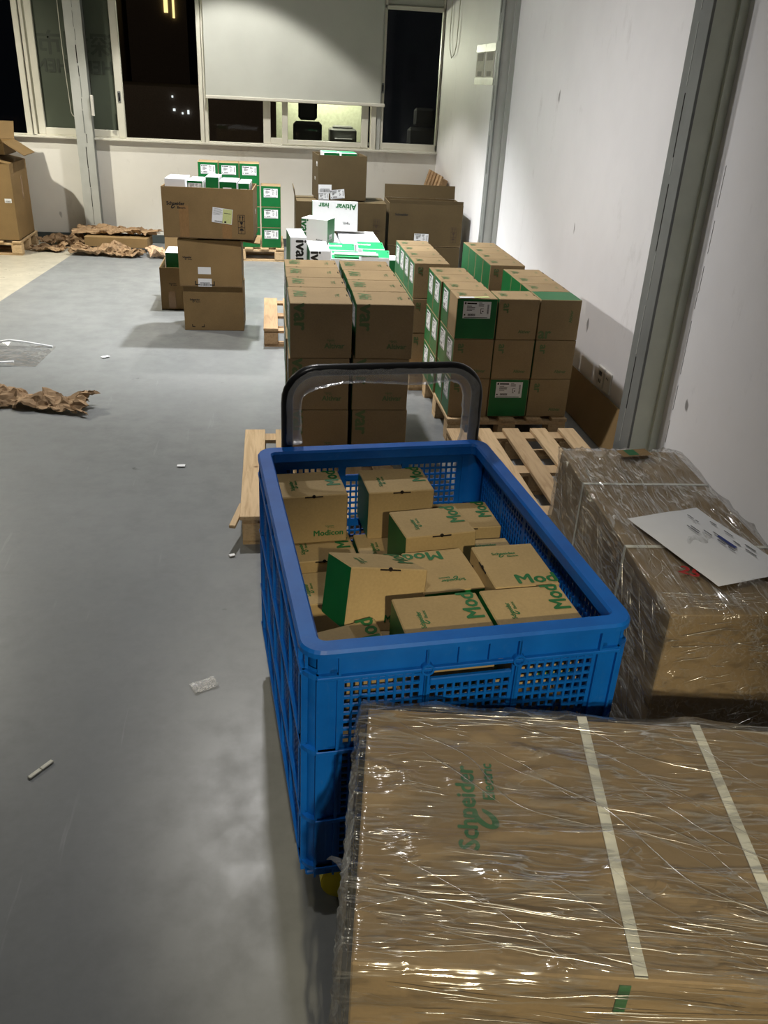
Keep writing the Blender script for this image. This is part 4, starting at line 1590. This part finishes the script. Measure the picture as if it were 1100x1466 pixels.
def rounded_rect(x0, y0, x1, y1, r, seg=6):
    pts = []
    for cx, cy, a0 in ((x1 - r, y1 - r, 0), (x0 + r, y1 - r, 90), (x0 + r, y0 + r, 180), (x1 - r, y0 + r, 270)):
        for k in range(seg + 1):
            a = R(a0 + 90 * k / seg)
            pts.append((cx + r * math.cos(a), cy + r * math.sin(a)))
    return pts


# rim: rolled lip all round
m = MB()
prof = [(0.0, CZ1 - 0.016), (0.0, CZ1 - 0.006), (0.004, CZ1), (0.034, CZ1), (0.038, CZ1 - 0.006), (0.038, CZ1 - 0.03), (0.034, CZ1 - 0.03), (0.034, CZ1 - 0.008), (0.005, CZ1 - 0.008), (0.005, CZ1 - 0.016)]
rings = []
for off, z in prof:
    rings.append([m.bm.verts.new((x, y, z)) for x, y in rounded_rect(off, off, CW - off, CD - off, 0.045 - off * 0.8)])
n = len(rings[0])
for i in range(len(rings)):
    a, b = rings[i], rings[(i + 1) % len(rings)]
    for k in range(n):
        f = m.bm.faces.new((a[k], a[(k + 1) % n], b[(k + 1) % n], b[k]))
m.build('rim', BLUE, crate)
# lip flange under the band at the corners, corner posts with ribs
for cx, cy, sx, sy in ((0, 0, 1, 1), (CW, 0, -1, 1), (0, CD, 1, -1), (CW, CD, -1, -1)):
    m = MB()
    r0 = 0.043
    def arc(r_out, z0, z1, inset, ext_u):
        # quarter-round corner shell from one side wall round to the other
        ps = [(ext_u, inset)]
        for k in range(9):
            a = R(270 - 90 * k / 8)
            ps.append((inset + r_out + r_out * math.cos(a), inset + r_out + r_out * math.sin(a)))
        ps.append((inset, ext_u))
        lo, hi = [], []
        for (x, y) in ps:
            X, Y = cx + sx * x, cy + sy * y
            lo.append(m.bm.verts.new((X, Y, z0)))
            hi.append(m.bm.verts.new((X, Y, z1)))
        for i in range(len(ps) - 1):
            f = m.bm.faces.new((lo[i], lo[i + 1], hi[i + 1], hi[i]))
            f.smooth = 2 <= i <= 8
        return ps
    arc(r0, CZ0, 0.652, 0.010, 0.066)
    # inner skin so the post has thickness
    arc(r0 - 0.01, CZ0, 0.690, 0.020, 0.066)
    for z in RIBZ + (0.640,):
        ps = [(0.072, 0.002)] + [(0.002 + r0 + r0 * math.cos(R(270 - 90 * k / 8)), 0.002 + r0 + r0 * math.sin(R(270 - 90 * k / 8))) for k in range(9)] + [(0.002, 0.072)]
        pin = [(0.072, 0.014)] + [(0.014 + r0 + r0 * math.cos(R(270 - 90 * k / 8)), 0.014 + r0 + r0 * math.sin(R(270 - 90 * k / 8))) for k in range(9)] + [(0.014, 0.072)]
        for zz0, zz1 in ((z - 0.005, z + 0.005),):
            vo = [[m.bm.verts.new((cx + sx * x, cy + sy * y, zz)) for x, y in ps] for zz in (zz0, zz1)]
            vi = [[m.bm.verts.new((cx + sx * x, cy + sy * y, zz)) for x, y in pin] for zz in (zz0, zz1)]
            for i in range(len(ps) - 1):
                m.bm.faces.new((vo[0][i], vo[0][i + 1], vo[1][i + 1], vo[1][i]))
                m.bm.faces.new((vo[1][i], vo[1][i + 1], vi[1][i + 1], vi[1][i]))
                m.bm.faces.new((vo[0][i], vo[0][i + 1], vi[0][i + 1], vi[0][i]))
    for u in (0.030, 0.068):
        m.box((min(cx + sx * (u - 0.002), cx + sx * (u + 0.002)), min(cy + sy * 0.003, cy + sy * 0.012), CZ0 + 0.002),
              (max(cx + sx * (u - 0.002), cx + sx * (u + 0.002)), max(cy + sy * 0.003, cy + sy * 0.012), 0.645))
        m.box((min(cx + sx * 0.003, cx + sx * 0.012), min(cy + sy * (u - 0.002), cy + sy * (u + 0.002)), CZ0 + 0.002),
              (max(cx + sx * 0.003, cx + sx * 0.012), max(cy + sy * (u - 0.002), cy + sy * (u + 0.002)), 0.645))
    m.build('corner_post', BLUE, crate)
m = MB()
m.box((0.012, 0.012, CZ0), (CW - 0.012, CD - 0.012, CZ0 + 0.012), 0, 0.003)
m.build('bottom_panel', BLUE, crate)

# ------------------------------------------------------------------ trolley under it
tro = empty('platform_trolley')
tro.matrix_basis = CO
tag(tro, 'platform trolley with a film-wrapped black handle, under the blue crate', 'trolley')
m = MB()
m.box((0.03, 0.075, 0.100), (CW - 0.03, CD + 0.075, 0.1205), 0, 0.004)
m.build('platform', BLUE, tro)
for x in (0.105, CW - 0.13):
    for y in (0.052, CD - 0.12):
        m = MB()
        rr = bmesh.ops.create_cone(m.bm, cap_ends=True, segments=28, radius1=0.056, radius2=0.056, depth=0.030, matrix=Matrix.Translation((x, y, 0.0575)) @ Matrix.Rotation(R(90), 4, 'X'))
        bmesh.ops.bevel(m.bm, geom=[e for e in m.bm.edges if len(e.link_faces) == 2 and any(len(f.verts) > 8 for f in e.link_faces)], offset=0.004, segments=2, affect='EDGES')
        wob = m.build('caster_wheel', YELLOW, tro)
        m = MB()
        m.cyl((x, y - 0.018, 0.0575), (x, y + 0.022, 0.0575), 0.010, 12)
        m.build('axle', STEEL, wob)
hx0, hx1, hy = 0.088, 0.628, 0.966
path = [(hx0, hy, 0.098), (hx0, hy, 0.30), (hx0, hy, 0.55), (hx0, hy, 0.70), (hx0, hy, 0.815)]
rc = 0.085
ztop = 0.905
for k in range(1, 9):
    a = R(180 - 90 * k / 8)
    path.append((hx0 + rc + rc * math.cos(a), hy, ztop - rc + rc * math.sin(a)))
for k in range(1, 8):
    path.append((hx0 + rc + (hx1 - hx0 - 2 * rc) * k / 8, hy, ztop))
for k in range(0, 9):
    a = R(90 - 90 * k / 8)
    path.append((hx1 - rc + rc * math.cos(a), hy, ztop - rc + rc * math.sin(a)))
path += [(hx1, hy, 0.70), (hx1, hy, 0.55), (hx1, hy, 0.30), (hx1, hy, 0.098)]
m = MB()
m.tube(path, 0.0165, 14)
hd = m.build('push_handle', BLACK, tro)
m = MB()
fine = []
for a, b in zip(path[3:-3], path[4:-2]):
    a, b = Vector(a), Vector(b)
    kk = max(1, int((b - a).length / 0.012))
    for i in range(kk):
        fine.append(a + (b - a) * i / kk)
ctr = Vector(((hx0 + hx1) / 2, hy, 0.68))


def film_rad(i):
    p = fine[i]
    def f(an, p=p, i=i):
        q = Vector((p.x * 22, math.cos(an) * 1.3 + p.z * 22, math.sin(an) * 1.3))
        inn = max(0.0, math.cos(an - math.pi)) ** 1.5
        loose = inn * (0.013 + 0.018 * max(0.0, noise.noise((i * 0.10, 4, 1)) + 0.25))
        return 0.0180 + loose + 0.003 * abs(noise.noise(q)) + inn * 0.007 * abs(noise.noise(q * 2.7))
    return f


for idx in range(len(fine)):      # loose film sags to the inner side of the handle
    d = (ctr - fine[idx])
    fine[idx] = fine[idx] + d.normalized() * 0.006
m.tube(fine, film_rad, 18)
m.build('film_wrapping', FILM_H, hd)


# ================================================================== boxes in the crate
def plc_box(label, c, rot, group='kraft boxes packed in the blue crate', plain=False, dims=(0.148, 0.180, 0.140), base=90):
    """c = centre; base 90 turns the long side across the crate"""
    w, d, h = dims
    M = Matrix.Translation(c) @ (Matrix.Rotation(rot[2], 4, 'Z') @ Matrix.Rotation(rot[1], 4, 'Y') @ Matrix.Rotation(rot[0], 4, 'X')) @ Matrix.Rotation(R(base), 4, 'Z') @ Matrix.Translation((0, 0, -h / 2))
    o = link('cardboard_box', box_mesh(dims, KRAFT_M, {'B': GREEN}), None, M)
    tag(o, label, 'box', group)
    if plain:
        return o
    deco(o, dims, 'text:Mod', 'T', w * 0.19, -d * 0.36, 0.052, 0, INK_G)
    deco(o, dims, 'text:icon', 'R', -d * 0.32, h * 0.34, 0.036, 0, INK_G)
    deco(o, dims, 'logo', 'T', -w * 0.06, d * 0.27, 0.0145, 0, INK_G)
    deco(o, dims, 'text:Modicon', 'L', d * 0.22, -h * 0.30, 0.023, 0, INK_G)
    deco(o, dims, 'logo', 'L', d * 0.24, -h * 0.15, 0.006, 0, INK_G2)
    deco(o, dims, 'tab', 'L', 0.0, h * 0.475, 0.048, 180, SLIT, 0.0004)
    return o


plc_box('kraft box in the far aisle-side corner of the blue crate', (0.104, 2.034, 0.566), (0, 0, R(6.5)))
plc_box('kraft box with green side at the middle of the crate far end', (0.342, 2.067, 0.560), (0, 0, R(5.5)))
plc_box('kraft box raised on others just inside the crate far half', (0.397, 1.807, 0.566), (R(-2), 0, R(9)))
plc_box('kraft box tucked under the far aisle-side corner box', (0.128, 1.950, 0.421), (0, 0, R(6.5)))
plc_box('shadowed kraft box along the crate aisle wall, beside the tilted one', (0.135, 1.790, 0.395), (0, 0, R(7)))
plc_box('tilted kraft box with broad green end leaning in the crate', (0.225, 1.572, 0.588), (R(-16.4), R(11.4), R(12.8)))
plc_box('kraft box with upside-down print beside the tilted one', (0.390, 1.620, 0.541), (0, 0, R(8)), base=180)
plc_box('kraft box with upright print along the crate wall side', (0.542, 1.574, 0.578), (0, 0, R(4.6)), base=0)
plc_box('kraft box at the crate near end, centre of the rim', (0.336, 1.352, 0.598), (0, 0, R(5.0)))
plc_box('kraft box at the crate near end, in the wall-side corner', (0.529, 1.392, 0.586), (0, 0, R(5.1)))
plc_box('skewed kraft box dipping below the rim at the near aisle corner', (0.157, 1.388, 0.512), (R(3), R(-7), R(11)), dims=(0.140, 0.160, 0.130))
plc_box('kraft box with green lid edge against the crate wall, far half', (0.516, 1.985, 0.490), (0, 0, R(4)))
plc_box('half-hidden kraft box between the raised one and the wall-side one', (0.556, 1.785, 0.490), (0, 0, R(5)), dims=(0.118, 0.150, 0.130), base=0)
plc_box('kraft box lying low in the gap at the crate far end', (0.318, 1.945, 0.421), (0, 0, R(4)))
wb = white_carton('white box showing under the tilted kraft box in the crate', (0.225, 1.515, 0.42), (0.14, 0.07, 0.055), (0, 0, R(5)), {'L': GREEN})
# the layers below, glimpsed through the lattice
gl = 'kraft boxes glimpsed through the crate lattice'
cr = CO
for zi, z in enumerate((0.2055, 0.3475)):
    for jy, v in enumerate((0.125, 0.290, 0.455, 0.620, 0.785)):
        for ix, u in enumerate((0.125, 0.322, 0.519)):
            if zi == 1 and (jy >= 3 and ix < 2 or (jy >= 1 and ix == 0) or jy == 3):
                continue
            if zi == 0 and ix == 1 and jy in (1, 2, 3):
                continue
            p = cr @ Vector((u, v, z))
            plc_box(f'kraft box in the crate, {("bottom", "second")[zi]} layer, {("near-end", "second", "third", "fourth", "far-end")[jy]} row, {("aisle", "middle", "wall")[ix]} side', p, (0, 0, R(5.3)), gl, True)


# ================================================================== film-wrapped cartons
def film_shell(dims, nseg, lift, amp, seed, flare=None, zmin=0.01, stretch=(1, 1, 1)):
    """wrinkled film skin close over a carton: five grids with rounded edges and ridged creases"""
    w, d, h = dims
    m = MB()
    nu, nv, nw = nseg
    X = [(-0.5 + i / nu) * w for i in range(nu + 1)]
    Y = [(-0.5 + i / nv) * d for i in range(nv + 1)]
    Z = [zmin + (h - zmin) * i / nw for i in range(nw + 1)]
    cache = {}

    def vert(x, y, z):
        key = (round(x, 5), round(y, 5), round(z, 5))
        if key in cache:
            return cache[key]
        n = Vector((0, 0, 0))
        if abs(abs(x) - w / 2) < 1e-6:
            n.x = math.copysign(1, x)
        if abs(abs(y) - d / 2) < 1e-6:
            n.y = math.copysign(1, y)
        if abs(z - h) < 1e-6:
            n.z = 1
        k = max(1, n.length)
        p = Vector((x, y, z))
        q = Vector((x * stretch[0], y * stretch[1], z * stretch[2])) * 9 + Vector((seed * 7.1, 0, 0))
        rid = 1 - abs(noise.noise(q)) * 2
        rid2 = 1 - abs(noise.noise(q * 2.4)) * 2
        a = lift + amp * max(0, rid) ** 3 + amp * 0.5 * max(0, rid2) ** 3
        if flare:
            a += flare(p, n)
        p = p + n / k * a
        v = m.bm.verts.new(p)
        cache[key] = v
        return v

    def grid(A, Bc, fn):
        for i in range(len(A) - 1):
            for j in range(len(Bc) - 1):
                f = m.bm.faces.new((fn(A[i], Bc[j]), fn(A[i + 1], Bc[j]), fn(A[i + 1], Bc[j + 1]), fn(A[i], Bc[j + 1])))
                f.smooth = True

    grid(X, Y, lambda a, b: vert(a, b, h))
    grid(X, Z, lambda a, b: vert(a, -d / 2, b))
    grid(X, Z, lambda a, b: vert(a, d / 2, b))
    grid(Y, Z, lambda a, b: vert(-w / 2, a, b))
    grid(Y, Z, lambda a, b: vert(w / 2, a, b))
    return m


def pleat_mat():
    m, nt, b, out = new_mat('film_pleat')
    nt.nodes.remove(b)
    gl = nd(nt, 'ShaderNodeBsdfGlossy')
    gl.inputs['Roughness'].default_value = 0.22
    gl.inputs['Color'].default_value = (0.97, 0.97, 0.95, 1)
    df = nd(nt, 'ShaderNodeBsdfDiffuse')
    df.inputs['Color'].default_value = (0.8, 0.8, 0.78, 1)
    tr = nd(nt, 'ShaderNodeBsdfTransparent')
    a = nd(nt, 'ShaderNodeMixShader')
    a.inputs[0].default_value = 0.12
    nt.links.new(tr.outputs[0], a.inputs[1])
    nt.links.new(df.outputs[0], a.inputs[2])
    c = nd(nt, 'ShaderNodeMixShader')
    c.inputs[0].default_value = 0.42
    nt.links.new(a.outputs[0], c.inputs[1])
    nt.links.new(gl.outputs[0], c.inputs[2])
    nt.links.new(c.outputs[0], out.inputs['Surface'])
    return m


PLEAT = pleat_mat()


def pleats(parent, dims, specs, seed, lift=0.013):
    """tight gathered folds of the stretch film: thin rounded ridges lying on the film skin.
    specs = (face, count, (u0, u1), (v0, v1), direction in degrees, spread, (shortest, longest), (thinnest, thickest))"""
    rnd = random.Random(seed)
    w, d, h = dims
    m = MB()
    for face, cnt, ur, vr, ang, spr, ln, th in specs:
        O, U, V, N = (Vector(x) for x in face_frame(face, w, d, h))
        hw = (w if face in 'FT' else d) / 2
        hv = (d if face == 'T' else h) / 2
        for _ in range(int(cnt * 0.75)):
            u = rnd.uniform(*ur)
            v = rnd.uniform(*vr)
            a = R(ang + rnd.gauss(0, spr))
            l = ln[0] + (ln[1] - ln[0]) * rnd.random() ** 2
            r = th[0] + (th[1] - th[0]) * rnd.random() ** 2
            n = max(3, int(l / 0.02))
            ca, sa = math.cos(a), math.sin(a)
            ph = rnd.uniform(0, 50)
            pts = []
            for k in range(n + 1):
                s_ = (k / n - 0.5) * l
                wob = 0.012 * l / 0.15 * noise.noise((ph, s_ * 6, 1)) + 0.0012 * noise.noise((ph, s_ * 60, 7))
                uu, vv = u + ca * s_ - sa * wob, v + sa * s_ + ca * wob
                if abs(uu) > hw or abs(vv) > hv:
                    continue
                pts.append(O + U * uu + V * vv + N * (lift + 0.0012 * noise.noise((ph, s_ * 25, 3)) - 0.0016))
            if len(pts) < 3:
                continue
            q = len(pts)
            m.tube(pts, lambda i, q=q, r=r: r * max(0.15, math.sin(math.pi * (i + 0.5) / q)), 6)
    o = m.build('film_pleats', PLEAT, parent)
    o['kind'] = 'stuff'
    return o


def strap(root, dims, u, axis, width, lift=0.003):
    """flat band round the carton: over the top and down two sides"""
    w, d, h = dims
    m = MB()
    a, b = u - width / 2, u + width / 2
    t = 0.0015
    if axis == 'Y':     # runs front to back
        m.box((a, -d / 2 - lift, h + lift - t), (b, d / 2 + lift, h + lift))
        m.box((a, -d / 2 - lift, 0.0), (b, -d / 2 - lift + t, h + lift))
        m.box((a, d / 2 + lift - t, 0.0), (b, d / 2 + lift, h + lift))
    else:
        m.box((-w / 2 - lift, a, h + lift - t), (w / 2 + lift, b, h + lift))
        m.box((-w / 2 - lift, a, 0.0), (-w / 2 - lift + t, b, h + lift))
        m.box((w / 2 + lift - t, a, 0.0), (w / 2 + lift, b, h + lift))
    return m.build('strap', STRAP, root)


# near one
d1 = (1.14, 0.492, 0.596)
A1 = R(-8.9)
c1 = Matrix.Translation((0.093, 0.685, 0)) @ Matrix.Rotation(A1, 4, 'Z') @ Matrix.Translation((d1[0] / 2, d1[1] / 2, 0.002))
big1 = empty('wrapped_carton')
big1.matrix_basis = c1
tag(big1, 'large film-wrapped brown carton with two white straps, nearest the camera', 'box')
link('carton_body', box_mesh(d1, KRAFT_W, {}), big1)
deco(big1, d1, 'logo', 'T', -d1[0] / 2 + 0.165, 0.028, 0.043, 90, INK_G, 0.0012)
strap(big1, d1, -d1[0] / 2 + 0.378, 'Y', 0.017).matrix_basis = Matrix.Rotation(R(-1.5), 4, 'Z')
strap(big1, d1, -d1[0] / 2 + 0.585, 'Y', 0.017).matrix_basis = Matrix.Rotation(R(-0.5), 4, 'Z')
m = MB()
m.box((-d1[0] / 2 + 0.345, -d1[1] / 2 - 0.0022, 0.53), (-d1[0] / 2 + 0.36, -d1[1] / 2 - 0.001, 0.585))
m.build('green_mark', GREEN, big1)
fl1 = film_shell(d1, (110, 56, 50), 0.005, 0.011, 1, lambda p, n: (0.018 * (1 - p.z / d1[2]) + 0.006 if n.x < 0 else 0.0) + (0.010 * max(0, 0.5 - abs(p.z - d1[2]) * 12) if n.y < 0 else 0), stretch=(0.5, 1.6, 1.6))
fo1 = fl1.build('stretch_film', FILM, big1)
pleats(fo1, d1, [
    ('T', 150, (-0.56, 0.5), (-0.245, -0.13), -4, 5, (0.02, 0.22), (0.0005, 0.0014)),
    ('T', 70, (-0.56, 0.5), (-0.13, 0.22), 0, 6, (0.02, 0.16), (0.0004, 0.0010)),
    ('T', 46, (-0.45, 0.55), (-0.24, 0.24), -38, 5, (0.15, 0.70), (0.0004, 0.0011)),
    ('T', 70, (-0.57, -0.40), (-0.24, 0.24), 4, 9, (0.015, 0.09), (0.0004, 0.0012)),
    ('T', 50, (-0.55, 0.5), (0.19, 0.245), -2, 4, (0.03, 0.25), (0.0005, 0.0013)),
    ('F', 90, (-0.55, 0.5), (0.15, 0.295), 0, 4, (0.03, 0.30), (0.0005, 0.0014)),
    ('F', 50, (-0.55, 0.5), (-0.2, 0.15), 6, 8, (0.03, 0.20), (0.0005, 0.0012)),
    ('L', 80, (-0.24, 0.24), (-0.25, 0.29), 70, 20, (0.03, 0.25), (0.0005, 0.0013)),
], 11)
m = MB()
m.tube([(-d1[0] / 2 - 0.028, d1[1] / 2 - 0.02, 0.20), (-d1[0] / 2 - 0.045, d1[1] / 2 - 0.005, 0.205), (-d1[0] / 2 - 0.06, d1[1] / 2 + 0.004, 0.203), (-d1[0] / 2 - 0.068, d1[1] / 2 + 0.006, 0.195)],
       lambda i: (0.010, 0.007, 0.004, 0.0015)[i], 8)
m.build('film_tail', FILM_H, big1)

# farther one, by the wall
d2 = (0.368, 0.915, 0.596)
A2 = R(-3)
c2 = Matrix.Translation((0.861, 1.427, 0)) @ Matrix.Rotation(A2, 4, 'Z') @ Matrix.Translation((d2[0] / 2, d2[1] / 2, 0.002))
big2 = empty('wrapped_carton')
big2.matrix_basis = c2
tag(big2, 'long film-wrapped brown carton with a white delivery note on its lid', 'box')
link('carton_body', box_mesh(d2, KRAFT_W, {}), big2)
strap(big2, d2, -d2[1] / 2 + 0.667, 'X', 0.010)
strap(big2, d2, -d2[1] / 2 + 0.300, 'X', 0.012)
fl2 = film_shell(d2, (44, 90, 50), 0.005, 0.011, 2, None, stretch=(1.6, 0.5, 1.6))
fo2 = fl2.build('stretch_film', FILM_S, big2)
pleats(fo2, d2, [
    ('T', 110, (-0.18, 0.18), (-0.455, -0.385), 0, 8, (0.01, 0.10), (0.0005, 0.0014)),
    ('T', 70, (-0.18, 0.18), (-0.38, 0.40), 78, 14, (0.02, 0.16), (0.0004, 0.0010)),
    ('T', 45, (-0.18, -0.12), (-0.42, 0.45), 95, 15, (0.01, 0.07), (0.0005, 0.0013)),
    ('F', 70, (-0.18, 0.10), (-0.25, 0.20), 12, 10, (0.02, 0.10), (0.0004, 0.0011)),
    ('F', 40, (-0.18, 0.18), (0.20, 0.29), -2, 8, (0.02, 0.12), (0.0005, 0.0014)),
    ('L', 110, (-0.45, 0.45), (-0.25, 0.29), -62, 9, (0.03, 0.22), (0.0004, 0.0011)),
], 12)
deco(big2, d2, 'torn_film_gap', 'T', 0.03, 0.405, 0.10, 10, KRAFT_B, 0.0185, 0.5)
deco(big2, d2, 'green_mark', 'T', 0.02, 0.405, 0.035, 10, GREEN, 0.0190, 1.2)
deco(big2, d2, 'text:Schneider', 'F', -0.02, -0.10, 0.04, 0, INK_G, 0.001)
# red marker digits under the film
deco(big2, d2, 'text:25', 'T', -0.080, -0.300, 0.050, -35, RED_INK, 0.0150)

# delivery note
nt_ = empty('delivery_note')
nt_.matrix_basis = c2 @ Matrix.Translation((-d2[0] / 2 + 0.200, -d2[1] / 2 + 0.288, d2[2] + 0.0165)) @ Matrix.Rotation(R(17), 4, 'Z')
tag(nt_, 'white printed delivery note lying on the film-wrapped carton by the wall', 'paper')
m = MB()
nx, ny = 10, 14
pw, ph = 0.225, 0.345
g = [[m.bm.verts.new(((i / nx - 0.5) * pw, (j / ny - 0.5) * ph, 0.004 * abs(noise.noise((i * 0.3, j * 0.25, 8))) + (0.008 * max(0, 0.12 - i / nx) + 0.01 * max(0, j / ny - 0.93)))) for i in range(nx + 1)] for j in range(ny + 1)]
for j in range(ny):
    for i in range(nx):
        m.bm.faces.new((g[j][i], g[j][i + 1], g[j + 1][i + 1], g[j + 1][i])).smooth = True
pp = m.build('paper', WHITE_P, nt_)
m = MB()
rnd = random.Random(2)
for col in (0.035, 0.052, 0.069, 0.085):
    y = 0.14
    while y > -0.10:
        l = rnd.uniform(0.012, 0.04)
        if rnd.random() < 0.62:
            m.rect(col, y - l, col + 0.0035, y, 0.0062)
        y -= l + rnd.uniform(0.006, 0.03)
m.rect(0.010, 0.045, 0.0135, 0.09, 0.0062).rect(0.018, 0.05, 0.0215, 0.085, 0.0062)
m.build('printed_lines', GREY_INK, pp)['kind'] = 'stuff'
m = MB()
m.rect(0.046, -0.045, 0.056, 0.02, 0.0064)
m.build('blue_stamp', BLUE_INK, pp)
